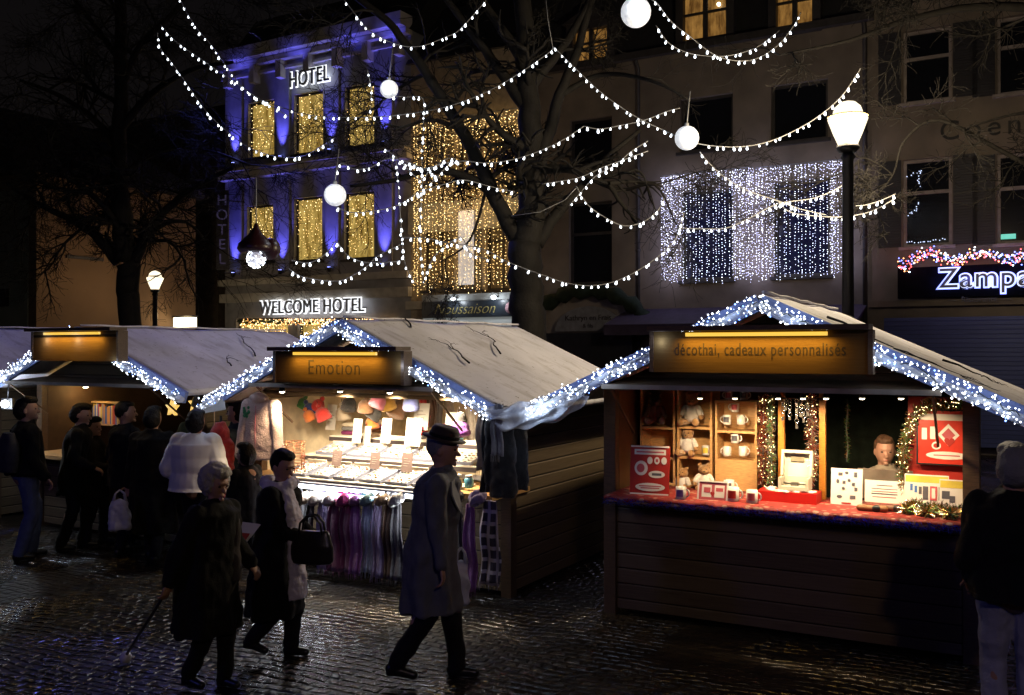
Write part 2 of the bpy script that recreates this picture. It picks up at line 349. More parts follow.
class Bld:
    def __init__(s, name, label, cat, px0, px1, ztop, y=0, depth=7, wm=None):
        s.x0 = FA.at(px0, 0, y).x; s.x1 = FA.at(px1, 0, y).x; s.y = y; s.W = s.x1 - s.x0; s.zt = ztop; s.d = depth; s.wm = wm
        s.root = empty(name, FA.world(s.x0, y), -R(30), label, cat); s.holes = []
    def rect(s, a, b, t, bt, off=0):               # pixel rectangle on the facade -> local x0,x1,z0,z1
        mid = (a + b) / 2
        xa = FA.at(a, 0, s.y + off).x - s.x0; xb = FA.at(b, 0, s.y + off).x - s.x0
        return xa, xb, FA.at(mid, bt, s.y + off).z, FA.at(mid, t, s.y + off).z
    def pt(s, px, py, off=0): q = FA.at(px, py, s.y + off); return Vector((q.x - s.x0, off, q.z))
    def window(s, a, b, t, bt, style='dark', shutters=False, pane_m=None, frame_m=None, cross=True):
        x0, x1, z0, z1 = s.rect(a, b, t, bt); s.holes.append((x0, x1, z0, z1))
        fm = frame_m or M_frame; f = MB(); fw = .07; y0, y1 = .12, .20
        f.box(x0, x0 + fw, y0, y1, z0, z1); f.box(x1 - fw, x1, y0, y1, z0, z1); f.box(x0 + fw, x1 - fw, y0, y1, z0, z0 + fw); f.box(x0 + fw, x1 - fw, y0, y1, z1 - fw, z1)
        if cross == 't':
            zt = z0 + (z1 - z0) * .62; f.box(x0 + fw, x1 - fw, y0 + .01, y1 - .01, zt - .04, zt + .04)
        elif cross:
            zt = z0 + (z1 - z0) * .66; f.box(x0 + fw, x1 - fw, y0 + .01, y1 - .01, zt - .03, zt + .03)
            f.box((x0 + x1) / 2 - .025, (x0 + x1) / 2 + .025, y0 + .012, y1 - .012, z0 + fw, z1 - fw)
        f.box(x0 - .08, x1 + .08, -.10, .10, z0 - .08, z0 - .002)
        w = f.build('window', fm, s.root)
        p = MB(); p.box(x0 + .01, x1 - .01, .17, .18, z0 + .01, z1 - .01); p.build('pane', pane_m or {'dark': M_glass, 'gold': M_amber, 'lit': M_room, 'navy': M_navy}[style], w)
        if style == 'gold':
            c = MB(); curtain(c, x0 + .1, x1 - .1, z0 + .1, z1 - .05, .10, .11, .10, .0135, 2, .06, .3, .3)
            tag(c.build('fairy_lights', [M_gold, M_goldb], w), kind='stuff')
        if shutters:
            for q in (shutters if isinstance(shutters, tuple) else (0, 1)):
                sh = MB(); ww = (x1 - x0) * .48
                if q == 0: sh.box(x0 - ww - .03, x0 - .03, -.06, -.015, z0, z1)
                else: sh.box(x1 + .03, x1 + ww + .03, -.06, -.015, z0, z1)
                sh.build('shutter', M_shutter, s.root)
        return w
    def finish(s, zb=0, roof=True):
        m = MB(); wall(m, 0, s.W, zb, s.zt, s.holes, 0, .3)
        m.box(0, .3, .3, s.d, zb, s.zt); m.box(s.W - .3, s.W, .3, s.d, zb, s.zt); m.box(.3, s.W - .3, s.d - .3, s.d, zb, s.zt)
        m.build('wall', s.wm, s.root)
        k = MB(); k.box(.3, s.W - .3, .9, 1.0, zb, s.zt - .1); k.build('inner_wall', M_roof, s.root)
        if roof:
            r = MB(); zt = s.zt
            r.poly([(-.1, -.15, zt), (-.1, s.d, zt), (-.1, s.d - 2, zt + 2.2), (-.1, 1.6, zt + 2.2)], (s.W + .2, 0, 0)); r.build('roof', M_roof, s.root)

# hotel
ho = Bld('hotel_building', 'pale hotel facade with blue uplights and windows full of golden fairy lights', 'hotel', 225, 411, 12.3, 0, 8, M_hotel)
for a, b, t, bt in ((248, 274, 101, 157), (294, 323, 92, 153), (345, 374, 84, 146), (247, 273, 205, 262), (294, 322, 197, 261), (344, 374, 192, 259)):
    ho.window(a, b, t, bt, 'gold', frame_m=M_framed, cross=False)
for a, b in ((236, 288), (298, 368)):
    w_ = ho.window(a, b, 318, 345, 'gold', frame_m=M_framed, cross=False)
def band(bl, nm, py, h, out, px=None):
    mb = MB(); x0, x1 = -.05, bl.W + .05; z = bl.pt(px or 318, py).z; mb.box(x0, x1, -out, -.002, z - h, z); mb.build(nm, M_wallr2 if bl.wm is M_wallr2 else M_band, bl.root)
for a_ in ((164, .22, .30), (160, .10, .42), (276, .22, .30), (291, .30, .22)): band(ho, 'ledge', *a_)
for a_ in ((37, .40, .62), (50, .16, .35), (60, .10, .15)): band(ho, 'cornice', *a_)
for i in range(7):
    x = .35 + i * (ho.W - .7) / 6; z = ho.pt(318, 50).z; mb = MB(); mb.box(x - .12, x + .12, -.32, -.003, z - .75, z - .165); mb.build('bracket', M_band, ho.root)
for px in (237, 284, 333, 386):
    x = ho.pt(px, 200).x; mb = MB(); mb.box(x - .28, x + .28, -.07, -.003, ho.pt(318, 276).z + .02, ho.pt(318, 164).z - .24); mb.build('pilaster', M_hotel, ho.root); mb = MB(); mb.box(x - .28, x + .28, -.07, -.003, ho.pt(318, 158).z + .02, ho.pt(318, 62).z); mb.build('pilaster', M_hotel, ho.root)
ho.finish()
# blue uplights on the ledges
for row, (py, ) in enumerate(((158,), (274,))):
    for i, px in enumerate((237, 284, 333, 386)):
        z = ho.pt(318, py).z; x = ho.pt(px, py).x
        fx = MB(); fx.lathe((x, -.20, z + .03), [(.05, 0), (.07, .06), (.08, .14), (.06, .15)], 10); fx.m = 1; fx.lathe((x, -.20, z + .19), [(.05, -.005), (.055, .0)], 10)
        fx.build('uplight', [M_dark, glow('uplight_lens', (.25, .3, 1), 8)], ho.root)
        l = lamp('uplight_beam', (x, -.34, z + .12), (.13, .12, 1), 560, .05, 'SPOT', spot=R(38), parent=ho.root, blend=.9); l.rotation_euler = (R(180 - 11), 0, 0)
for px_ in (250, 305, 360, 400):
    q_ = ho.pt(px_, 70, -.45); l = lamp('cornice_light', (ho.pt(px_, 60).x, -.75, ho.pt(318, 62).z), (.10, .10, 1), 18, .1, 'SPOT', spot=R(120), parent=ho.root); l.rotation_euler = (R(180 - 25), 0, 0)
# hotel signs
def halo_sign(bl, name, s, px0, px1, py, size, label, halo, face, off=-.35, hs=.02, board=None):
    c = bl.pt((px0 + px1) / 2, py, off)
    fr = empty(name, FA.world(bl.x0 + c.x, bl.y + off, c.z), -R(30), label, 'sign')
    wid = bl.pt(px1, py, off).x - bl.pt(px0, py, off).x
    lt = text('lettering', s, size, face, (0, 0, 0), FRONT, fr, .03, 0, space=1.1)
    k = wid / lt.dimensions.x; lt.scale = (k, 1, 1); lt.location.x = 0
    h = text('halo', s, size, halo, (0, .045, 0), FRONT, fr, .008, hs, space=1.1); h.scale = (k, 1, 1)
    if board:
        b = MB(); b.box(-wid / 2 - .15, wid / 2 + .15, .09, .13, -size * .6, size * .6); b.build('board', board, fr)
    b = MB(); b.bar((-wid / 2 + .2, .05, -.05), (-wid / 2 + .2, -off, -.05), .03); b.bar((wid / 2 - .2, .05, -.05), (wid / 2 - .2, -off, -.05), .03); b.build('bracket', M_dark, fr)
    return fr, wid
M_halo = glow('halo_white', (.92, .96, 1), 1.5); M_ltr = mat('letter_grey', (.10, .10, .11), .5)
M_ltrw = glow('letter_white', (.95, .98, 1), 1.3)
s1_, w1 = halo_sign(ho, 'hotel_sign', 'HOTEL', 289, 328, 77, .72, 'small white glowing HOTEL letters high between the upper windows', M_halo, M_ltr, hs=.04)
for i in range(3): lamp('sign_light', (-.6 + i * .6, .2, 0), (.8, .9, 1), 1.6, .1, parent=s1_)
s2_, w2 = halo_sign(ho, 'hotel_sign', 'WELCOME HOTEL', 258, 362, 307, .62, 'long WELCOME HOTEL sign with dark letters edged in white light', M_halo, M_ltr, hs=.04)
for i in range(4): lamp('sign_light', (-1.5 + i * 1.0, .18, .1), (.95, .95, .95), 5, .1, parent=s2_)
# blade sign
q = P(222, 230, 31.5); bs = empty('blade_sign', (q.x, q.y, q.z), 0, 'narrow dark vertical HOTEL sign at the left corner of the hotel', 'sign')
b = MB(); b.box(-.20, .20, 0, .14, -1.35, 1.35); b.build('panel', mat('sign_black', (.02, .02, .035), .5), bs)
for i, ch in enumerate('HOTEL'): text('letter', ch, .5, mat('letter_violet', (.10, .09, .2), emit=(.35, .30, .75), es=.05), (0, -.012, 1.0 - i * .5), FRONT, bs, .01)
b = MB(); b.bar((.2, .07, 1.0), (.65, .35, 1.0), .04); b.bar((.2, .07, -1.0), (.65, .35, -1.0), .04); b.build('bracket', M_dark, bs)
# golden garland over the hotel's ground floor
gd = empty('light_garland', FA.world(ho.x0, ho.y), -R(30), 'amber fairy light garland over the hotel ground floor below its long sign', 'garland')
c = MB()
for px in range(240, 392, 1):
    for _ in range(5):
        q = ho.pt(px + random.random(), 322 + random.uniform(-3, 3) + (random.uniform(0, 15) if px < 285 and random.random() < .7 else 0), -.12); c.m = random.random() < .3; c.octa((q.x, -.12 + random.uniform(-.05, .05), q.z), .018)
tag(c.build('fairy_lights', [glow('led_orange', (1, .42, .10), 3.2), M_goldb], gd), kind='stuff')
c = MB(); c.tube([ho.pt(px, 322 + math.sin(px) * 1.5, -.10) for px in range(238, 394, 4)], .05, 5); c.build('garland_greenery', mat('fir_green', (.03, .05, .02), .9, bump=1), gd)

# narrow shop house wrapped in golden light curtains
sh = Bld('shop_house', 'narrow house whose tall windows hang full of warm golden light strings', 'building', 411, 522, 11.2, 0, 8, mat('shop_render', (.34, .28, .20), .8))
for a, b in ((424, 454), (458, 482), (486, 516)):
    for t, bt in ((125, 182), (215, 290)):
        sh.window(a, b, t, bt, 'dark', pane_m=M_amberd, frame_m=M_framed)
band(sh, 'ledge', 200, .9, .10, 468); band(sh, 'ledge', 300, .25, .22, 468)
sh.finish()
lc = empty('light_curtain', FA.world(sh.x0, sh.y), -R(30), 'curtain of golden light strings covering the narrow shop house front', 'light curtain')
c = MB(); x0, x1, z0, z1 = sh.rect(414, 518, 108, 298, -.3)
xt, _, _, ztop_l = sh.rect(414, 420, 124, 298, -.3); _, _, _, ztop_r = sh.rect(510, 518, 94, 298, -.3)
zwin = sh.pt(468, 205).z
for i in range(27):
    x = x0 + (x1 - x0) * i / 26; fr = i / 26; side = fr < .07 or .28 < fr < .33 or .58 < fr < .64
    zt_ = 2.35 + (ztop_l - 2.35) * 1.0 + 0; zt_ = ztop_l
    curtain(c, x, x + .01, z0 + .1, zt_, -.3, .1, .11 if not side else .065, .0130, 2, .03, .15, .2)
for i in range(420):                                # dense valance of lights at the top and over the transom
    z = random.choice((ztop_l - random.uniform(0, 1.1), zwin - random.uniform(-.4, .8), ztop_l - random.uniform(0, .8))); c.m = random.random() < .2; c.octa((random.uniform(x0, x1), -.3 + random.uniform(-.03, .03), z), .013)
tag(c.build('fairy_lights', [M_gold, M_goldb], lc), kind='stuff')
c = MB(); c.tube([(x0, -.3, ztop_l + .03), (x1, -.3, ztop_l + .03)], .015, 5); c.build('wire', M_cable, lc)
for fx, fz in ((.2, .8), (.8, .8), (.5, .5), (.2, .2), (.8, .2)): lamp('curtain_light', (x0 + (x1 - x0) * fx, -.55, z0 + (ztop_l - z0) * fz), (1, .55, .18), 10, .5, parent=lc)
# white lit niche and shop sign of the narrow house
mb = MB(); q0 = sh.pt(459, 285, -.16); q1 = sh.pt(473, 210, -.16); mb.box(q0.x, q1.x, -.2, -.11, q0.z, q1.z); mb.build('lit_panel', glow('lit_white_panel', (.75, .8, .9), .30), sh.root)
c0 = sh.pt(468, 309, -.35); sg = empty('shop_sign', FA.world(sh.x0 + c0.x, sh.y - .35, c0.z), -R(30), 'dark shop fascia with gold script lettering lit by two spots', 'sign')
wd = sh.pt(516, 309, -.35).x - sh.pt(421, 309, -.35).x
b = MB(); b.box(-wd / 2, wd / 2, 0, .12, -.24, .24); b.build('board', mat('fascia_dark', (.03, .04, .055), .35), sg)
text('lettering', 'Noussaison', .46, mat('gold_script', (.5, .42, .15), .5), (-.15, -.012, 0), FRONT, sg, .008, shear=.4, offset=-.008)
b = MB(); b.lathe((0, 0, 0), [(.17, -.01), (.17, .01)], 16, Matrix.Rotation(R(90), 3, 'X')); o = b.build('round_badge', mat('badge_pink', (.6, .35, .42), .5), sg, (wd / 2 - .2, -.03, 0))
b = MB(); b.box(-wd / 2, wd / 2, .0, .12, .26, .45); b.build('lintel', mat('pale_lintel', (.4, .42, .42), .6), sg)
for xx in (-.35, 1.05):
    b = MB(); b.cap((xx, .0, .33), (xx, -.28, .35), .02, .02, 6); b.m = 1; b.ell((xx, -.28, .30), (.07, .07, .06)); b.build('spot_lamp', [M_dark, glow('spot_face', (.9, .95, 1), 14)], sg)
    lamp('sign_spot', (xx, -.28, .22), (.85, .93, 1), 7, .05, parent=sg)
b = MB(); b.box(-wd / 2, wd / 2, .05, .15, -.62, -.25); b.build('shop_window', glow('shop_lit', (.5, .62, .65), .18), sg)

# long mauve house with white light curtains
mv = Bld('town_house', 'long mauve rendered house with two white light curtains on its first floor', 'building', 522, 872, 10.2, 0, 8, M_wallr)
mv.window(570, 612, 118, 166, 'dark', frame_m=M_framed, cross=False); mv.window(569, 612, 202, 284, 'dark', frame_m=M_framed, cross='t')
mv.window(680, 733, 96, 150, 'dark', frame_m=M_framed, cross=False); mv.window(771, 828, 82, 141, 'dark', frame_m=M_framed, cross=False)
mv.window(682, 733, 190, 280, 'navy', frame_m=M_framed, cross=False); mv.window(774, 830, 180, 276, 'navy', frame_m=M_framed, cross=False)
z_ = mv.pt(700, 318).z
# arched shop window with its fan sign
mv.finish(roof=False)
for px_, b_ in ((530, mv), (640, mv), (866, mv)):
    x = b_.pt(px_, 200).x; m_ = MB(); m_.tube([(x, -.12, .3), (x, -.12, 9.9), (x, -.35, 10.15)], .055, 8)
    for z in (2.5, 5, 7.5): m_.tube([(x, -.12, z), (x, -.12, z + .06)], .075, 8)
    m_.build('downpipe', M_framed, b_.root)
rf = MB(); zt = 10.2; rf.poly([(-.1, -.05, zt), (-.1, 7, zt), (-.1, 6, zt + 5), (-.1, 1.2, zt + 5)], (mv.W + .2, 0, 0)); rf.build('roof', M_roof, mv.root)
gt = MB(); gt.box(-.1, mv.W + .1, -.5, -.32, zt - .12, zt + .06); gt.build('gutter', M_framed, mv.root)
for a, b, t, bt in ((574, 608, 29, 62), (684, 727, -6, 38), (777, 813, -16, 25)):      # dormers
    x0, x1, z0, z1 = mv.rect(a, b, t, bt, -.12)
    d = MB(); d.box(x0 - .2, x0, -.2, 2.5, z0 - .2, z1 + .2); d.box(x1, x1 + .2, -.2, 2.5, z0 - .2, z1 + .2); d.box(x0, x1, -.2, 2.5, z1, z1 + .2); d.box(x0, x1, -.2, 2.5, z0 - .2, z0)
    d.poly([(x0 - .3, -.3, z1 + .201), (x1 + .3, -.3, z1 + .201), ((x0 + x1) / 2, -.3, z1 + .6)], (0, 2.2, 0)); dd = d.build('dormer', M_framed, mv.root)
    p = MB(); p.box(x0, x1, .0, .01, z0, z1); p.build('pane', M_room, dd)
    f = MB(); xm = (x0 + x1) / 2; f.box(xm - .06, xm + .06, -.12, -.04, z0, z1); f.box(x0, x1, -.11, -.05, z0 + (z1 - z0) * .6 - .03, z0 + (z1 - z0) * .6 + .03); f.build('frame', M_framed, dd)
    if a > 600: b_ = MB(); b_.ell((x0 + (x1 - x0) * .8, -.06, z1 - .3), (.05, .05, .05)); b_.build('bulb', glow('room_bulb', (1, .8, .5), 8), dd)
for a, b, t, bt, nm in ((662, 753, 172, 284, 'left'), (756, 846, 164, 281, 'right')):
    lc = empty('light_curtain', FA.world(mv.x0, 0), -R(30), 'white light curtain over the %s of the two navy first floor windows' % nm, 'light curtain', 'white light curtains on the mauve house')
    c = MB(); x0, x1, z0, z1 = mv.rect(a, b, t, bt, -.25); q0, q1, qz0, qz1 = mv.rect(*((682, 733, 190, 280) if nm == 'left' else (774, 830, 180, 276)), -.25)
    curtain(c, x0, x1, z0, z1, -.25, .085, .07, .0105, 2, .012, .15, .35)
    curtain(c, x0, q0, z0, z1, -.22, .055, .075, .0105, 2, .02, .15, .25); curtain(c, q1, x1, z0, z1, -.22, .055, .075, .0105, 2, .02, .15, .25); curtain(c, x0, x1, qz1, z1, -.22, .06, .075, .0105, 2, .02, .15, .25)
    tag(c.build('fairy_lights', [M_white, M_whiteb], lc), kind='stuff')
    c = MB(); c.tube([(x0, -.25, z1 + .02), (x1, -.25, z1 + .02)], .012, 5); c.build('wire', M_cable, lc)
    for fx in (.04, .96):
        for fz in (.15, .5, .85): lamp('curtain_light', (x0 + (x1 - x0) * fx, -.5, z0 + (z1 - z0) * fz), (.6, .6, 1), 6, .3, parent=lc)
# shop awnings and arch sign below
aw = MB(); q0 = mv.pt(628, 318); q1 = mv.pt(868, 318); za = mv.pt(740, 307).z
aw.poly([(q0.x, -.05, za), (q0.x, -1.6, za - .45), (q0.x, -1.6, za - .72), (q0.x, -1.55, za - .72), (q0.x, -1.55, za - .5), (q0.x, -.05, za - .06)], (q1.x - q0.x, 0, 0))
aw = aw.build('awning', mat('purple_canvas', (.045, .03, .06), .8), mv.root)
c0 = mv.pt(588, 322, -.4); ar = empty('arch_sign', FA.world(mv.x0 + c0.x, mv.y - .4, c0.z - .25), -R(30), 'dim grey half round shop sign left of the purple awning', 'sign')
b = MB(); b.poly([(math.cos(R(a)) * 1.02, 0, math.sin(R(a)) * .68) for a in range(0, 181, 10)], (0, .06, 0)); b.build('panel', mat('fan_grey', (.20, .20, .22), .6), ar)
text('lettering', 'Kathryn en Frais', .21, M_letter, (0, -.01, .36), FRONT, ar, .006); text('lettering', '& fils', .16, M_letter, (0, -.01, .14), FRONT, ar, .006)
b = MB(); pts = [(math.cos(R(a)) * 1.75, -.12 + .08 * math.sin(a * 3), math.sin(R(a)) * 1.2 - .1) for a in range(0, 181, 6)]
b.tube(pts, [.20 + .06 * math.sin(i * 2.1) for i in range(len(pts))], 7); o = b.build('greenery_arch', mat('fir_dark', (.012, .022, .010), .95, bump=1, bscale=25), ar)
b = MB(); b.box(-1.3, 1.3, -.02, .35, -2.8, -.05); b.build('shop_door', mat('shop_black', (.02, .02, .028), .4), ar)

# corner house with shutters and restaurant sign
rh = Bld('restaurant_house', 'brown rendered house with dark shutters above a blue lit restaurant sign', 'building', 872, 1240, 13.5, -.15, 8, M_wallr2)
for a, b, t, bt in ((903, 952, 28, 101), (903, 952, 158, 246), (997, 1046, 14, 92), (997, 1046, 152, 243)):
    rh.window(a, b, t, bt, 'dark', shutters=True, cross='t')
for a, b, t, bt in ((1100, 1150, 0, 80), (1100, 1150, 146, 240)): rh.window(a, b, t, bt, 'dark', shutters=True)
band(rh, 'ledge', 300, .14, .25, 950)
q0 = rh.pt(884, 310, -.4); q1 = rh.pt(1200, 310, -.4); mb = MB(); mb.box(q0.x, q1.x, -.4, -.01, .2, rh.pt(950, 317, -.4).z)
mb.build('shop_front', plank('blue_shutter', (.04, .06, .20), (.06, .085, .27), .10), rh.root)
o = MB(); x0, x1, z0, z1 = rh.rect(1001, 1016, 234, 239, .14); o.box(x0, x1, .14, .15, z0, z1); o.build('teal_display', glow('teal', (.05, .75, .55), .8), rh.root)
rh.finish()
text('facade_lettering', 'Coene', .62, mat('black_letter', (.012, .01, .01), .6), rh.pt(990, 127, -.03), FRONT, rh.root, .02, space=1.3)
zs, wz = halo_sign(rh, 'restaurant_sign', 'Zampa', 938, 1030, 278, .62, 'black restaurant fascia reading Zampa in blue edged glowing letters', glow('halo_blue', (.20, .26, 1), 2.6), mat('letter_navy', (.05, .05, .10), .4), off=-.5, hs=.035)
h2 = text('inner_halo', 'Zampa', .62, glow('halo_pale', (.6, .68, 1), 1.3), (0, .02, 0), FRONT, zs, .01, .016, space=1.1); h2.scale = (wz / h2.dimensions.x * 1.0, 1, 1)
x0, x1, z0, z1 = rh.rect(897, 1075, 264, 296, -.5); c0 = rh.pt(984, 278, -.5)
b = MB(); b.box(x0 - c0.x, x1 - c0.x, .10, .35, z0 - c0.z, z1 - c0.z); b.build('board', mat('fascia_black', (.005, .005, .008), .9, spec=.05), zs)
text('small_lettering', '—  Ristorante  —', .17, mat('dim_letter', (.14, .14, .16), .5), (-.1, .09, -.46), FRONT, zs, .005)
for i in range(4): lamp('sign_light', (-.9 + i * .6, -.08, 0), (.15, .18, 1), 1.2, .1, parent=zs)
gd = empty('light_garland', FA.world(rh.x0, rh.y), -R(30), 'bushy garland of red, blue and white fairy lights above the restaurant sign', 'garland')
c = MB()
for px in range(898, 1070):
    for _ in range(3):
        q = rh.pt(px + random.random(), 257 + 3 * math.sin(px * .12) + random.gauss(0, 3) + (5 if px < 912 else 0), -.45); c.m = random.choice((0, 0, 1, 1, 2, 3)); c.octa((q.x, -.45 + random.uniform(-.12, .12), q.z), .019)
tag(c.build('fairy_lights', [glow('led_red', (1, .08, .05), 4), glow('led_blue2', (.12, .2, 1), 5), M_led, glow('led_orange2', (1, .4, .1), 4)], gd), kind='stuff')
c = MB(); c.tube([rh.pt(px, 257 + 3 * math.sin(px * .12) + (5 if px < 912 else 0), -.40) for px in range(898, 1070, 5)], .07, 6); c.build('garland_greenery', _m['fir_green'], gd)
for px, cl in ((910, (1, .15, .1)), (945, (.2, .2, 1)), (980, (1, .2, .15)), (1015, (.2, .2, 1))):
    q = rh.pt(px, 257, -.7); lamp('garland_light', q, cl, 2.2, .1, parent=gd)
ws = empty('window_lights', FA.world(rh.x0, rh.y), -R(30), 'sparse white star lights inside the lower shuttered window above the restaurant', 'light string')
c = MB()
for path in (((908, 176), (922, 170), (918, 180), (921, 187)), ((908, 215), (916, 210), (919, 201)), ((908, 242), (920, 243), (934, 241), (948, 238))):
    for (a, b), (a2, b2) in zip(path, path[1:]):
        for k in range(5): q = rh.pt(a + (a2 - a) * k / 5 + random.uniform(-1, 1), b + (b2 - b) * k / 5 + random.uniform(-1, 1), .10); c.octa(q, .015)
tag(c.build('fairy_lights', glow('led_dim', (.6, .7, 1), 1.5), ws), kind='stuff')

# left side: beige gabled building running away from the viewer, front tinted grey for its different light
K = Vector((-13.3, 26, 0)); bb = empty('side_building', K, -R(30), 'beige side wall with small slits lit by the far street lamp', 'building')
# local x = u, y = v ; the lit wall is the face x = 0 running along +y
mb = MB(); mb.box(-12, 0, 0, 5.6, 0, 7.35); mb.build('wall', [M_beige], bb)
mb = MB(); mb.box(-12, -.35, -.05, -.003, 0, 6.9); mb.build('front_light_sheet', M_grey, bb)  # thin sheet recolouring the front for the light falling there
mb = MB(); mb.poly([(-12.3, -.4, 7.36), (.3, -.4, 7.36), (.1, -.4, 7.6), (-6, -.4, 10.5), (-12, -.4, 7.6)], (0, 6.4, 0)); mb.build('roof', M_roof, bb)
mb = MB()
for y0, y1, z in ((.6, 1.9, 2.62), (2.6, 3.0, 2.55), (.9, 2.1, 5.0)): mb.box(.003, .06, y0, y1, z, z + .09)
mb.build('slit', M_framed, bb)
mb = MB(); mb.box(-3.0, -1.2, -.12, -.055, 3.6, 4.1); mb.build('window', M_glass, bb)
q = P(185, 323, 29.6); wl = empty('wall_lamp', q, -R(30), 'bright warm white lamp box low on the beige side wall', 'lamp')
mb = MB(); mb.box(-.42, .42, -.1, .1, -.17, .17); mb.build('diffuser', glow('warm_box', (1, .86, .55), 5), wl); mb = MB(); mb.box(-.46, .46, -.12, .12, .175, .23); mb.box(-.5, -.44, .0, .4, .1, .2); mb.build('housing', M_dark, wl)
lamp('wall_lamp_light', (0, -.3, .1), (1, .75, .4), 14, .15, parent=wl)
an = empty('alley_house', (-14.5, 35.5, 0), -R(30), 'unlit dark house closing the gap between beige wall and hotel', 'building')
mb = MB(); mb.box(-8, 4.6, 0, 5, 0, 9.5); mb.build('wall', mat('dark_brown_wall', (.06, .045, .035), .9), an); mb = MB(); mb.poly([(-8.2, -.3, 9.51), (-8.2, 5.3, 9.51), (-8.2, 2.5, 12)], (13, 0, 0)); mb.build('roof', M_roof, an)  # plain dark brown walls in the gap
# ------------------------------------------------------------ market stalls
FS = {'C': Frame(2.165, 7.66, 28.3), 'B': Frame(-1.435, 9.655), 'A': Frame(-4.995, 11.71), 'D': Frame(-8.55, 13.76)}
def stall(key, label, hw, dep, zap, zeave, zop, zc, signz, signhw, sign_text, signx=0.0, te=1.87, in_m=None, letter_size=.2, cf=-.30, tw=None):
    fr = FS[key]; root = empty('market_stall', (fr.o.x, fr.o.y, 0), fr.ang, label, 'market stall', 'wooden christmas market stalls')
    in_m = in_m or M_woodin; yo = -.5; yb = dep + .25; sl = (zap - zeave) / te
    def zr(x): return zap - abs(x) * sl
    zw = zr(hw) - .06
    for s in (-1, 1):
        m = MB(); x0, x1 = (s * hw, s * (hw - .035)); m.box(min(x0, x1), max(x0, x1), .0, dep, .03, zw); m.build('side_wall', M_wood, root)
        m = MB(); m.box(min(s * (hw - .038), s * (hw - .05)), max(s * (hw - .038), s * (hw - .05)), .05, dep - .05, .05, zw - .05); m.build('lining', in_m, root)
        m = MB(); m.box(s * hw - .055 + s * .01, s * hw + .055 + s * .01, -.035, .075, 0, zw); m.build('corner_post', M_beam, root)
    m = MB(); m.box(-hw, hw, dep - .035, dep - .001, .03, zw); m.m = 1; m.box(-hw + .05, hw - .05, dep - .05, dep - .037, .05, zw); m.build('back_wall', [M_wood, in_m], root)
    m = MB(); m.box(-hw + .05, hw - .05, .0, .04, .05, zc - .05); m.build('front_wall', M_wood, root)
    m = MB(); m.box(-hw + .05, hw - .05, -.02, .03, zop, zw); m.build('header_board', M_wood, root)
    m = MB(); m.poly([(-hw, .0, zw + .002), (hw, .0, zw + .002), (0, .0, zap - .07)], (0, .03, 0)); m.poly([(-hw, dep - .03, zw + .002), (hw, dep - .03, zw + .002), (0, dep - .03, zap - .07)], (0, .03, 0)); m.build('gable', M_wood, root)
    m = MB(); m.box(-hw + .05, hw - .05, .06, dep - .06, .03, .08); m.build('floor', M_wood, root)
    # roof: two sheets with a soft wrinkled cover
    for s in (-1, 1):
        m = MB(); nx, ny = 26, 34; top = []; bot = []
        for i in range(nx + 1):
            for j in range(ny + 1):
                x = s * te * i / nx; y = yo + (yb - yo) * j / ny; p = Vector((x, y, zr(x)))
                ed = min(1, min(i, nx - i, j, ny - j) / 2)
                wv = noise.noise(Vector((x * 1.5 + 9 * ord(key), y * 1.6, 0))) * .032 + noise.noise(Vector((x * 5, y * 5 + ord(key), 3))) * .006
                top.append(p + Vector((0, 0, .035 + wv * ed + .01 * math.sin(y * 4)))); bot.append(p + Vector((0, 0, -.03)))
        vs = top + bot; N = (nx + 1) * (ny + 1); fs = []
        for i in range(nx):
            for j in range(ny):
                a = i * (ny + 1) + j; q = (a, a + ny + 1, a + ny + 2, a + 1); fs.append(q if s > 0 else q[::-1]); fs.append(tuple(k + N for k in (q[::-1] if s > 0 else q)))
        for i in range(nx):
            for j in (0, ny): a = i * (ny + 1) + j; fs.append((a, a + ny + 1, a + ny + 1 + N, a + N))
        for j in range(ny):
            for i in (0, nx): a = i * (ny + 1) + j; fs.append((a, a + 1, a + 1 + N, a + N))
        m.add(vs, fs, True); o = m.build('roof_cover', M_tarp, root); fix_normals(o)
        m = MB(); L0 = Vector((0, yo - .03, zap - .03)); L1 = Vector((s * (te + .03), yo - .03, zeave - .05)); m.bar(L0, L1, .045, .13); m.build('fascia', M_blue, root)
    # crease line along the cover
    m = MB(); m.tube([(.02, yo + (yb - yo) * t / 12, zap + .05 + .006 * math.sin(t * 2.3)) for t in range(13)], .012, 5); m.build('ridge_seam', M_tarp, root)
    # folding shutter held out as an awning
    ahw = min(hw - .03, (zap - zop - .13) / sl)
    m = MB(); m.poly([(-ahw, -.03, zop + .07), (-ahw, -.60, zop + .02), (-ahw, -.60, zop - .01), (-ahw, -.03, zop + .04)], (2 * ahw, 0, 0)); m.m = 1; m.box(-ahw - .01, ahw + .01, -.615, -.601, zop - .012, zop + .026); m.build('awning', [M_wood, mat('weathered_edge', (.32, .27, .21), .5)], root)
    for s in (-1, 1):
        m = MB(); m.bar((s * (ahw - .05), -.55, zop - .015), (s * (ahw - .05), -.02, zop - .42), .018); m.build('strut', M_beam, root)
    m = MB(); m.box(-hw + (.10 if key == 'C' else -.02), hw + .02, cf, .42, zc - .045, zc); m.build('counter', M_pine, root)
    # sign box
    z0, z1 = signz; ys = -.74
    m = MB(); m.box(signx - signhw, signx + signhw, ys + .01, ys + .12, z0, z1); m.build('sign_board', M_sign, root)
    m = MB(); m.box(signx - signhw - .02, signx + signhw + .02, ys - .10, ys + .13, z1 + .002, z1 + .04)
    m.box(signx - signhw - .035, signx - signhw - .001, ys - .0, ys + .13, z0, z1); m.box(signx + signhw + .001, signx + signhw + .035, ys - .0, ys + .13, z0, z1); m.build('sign_hood', M_beam, root)
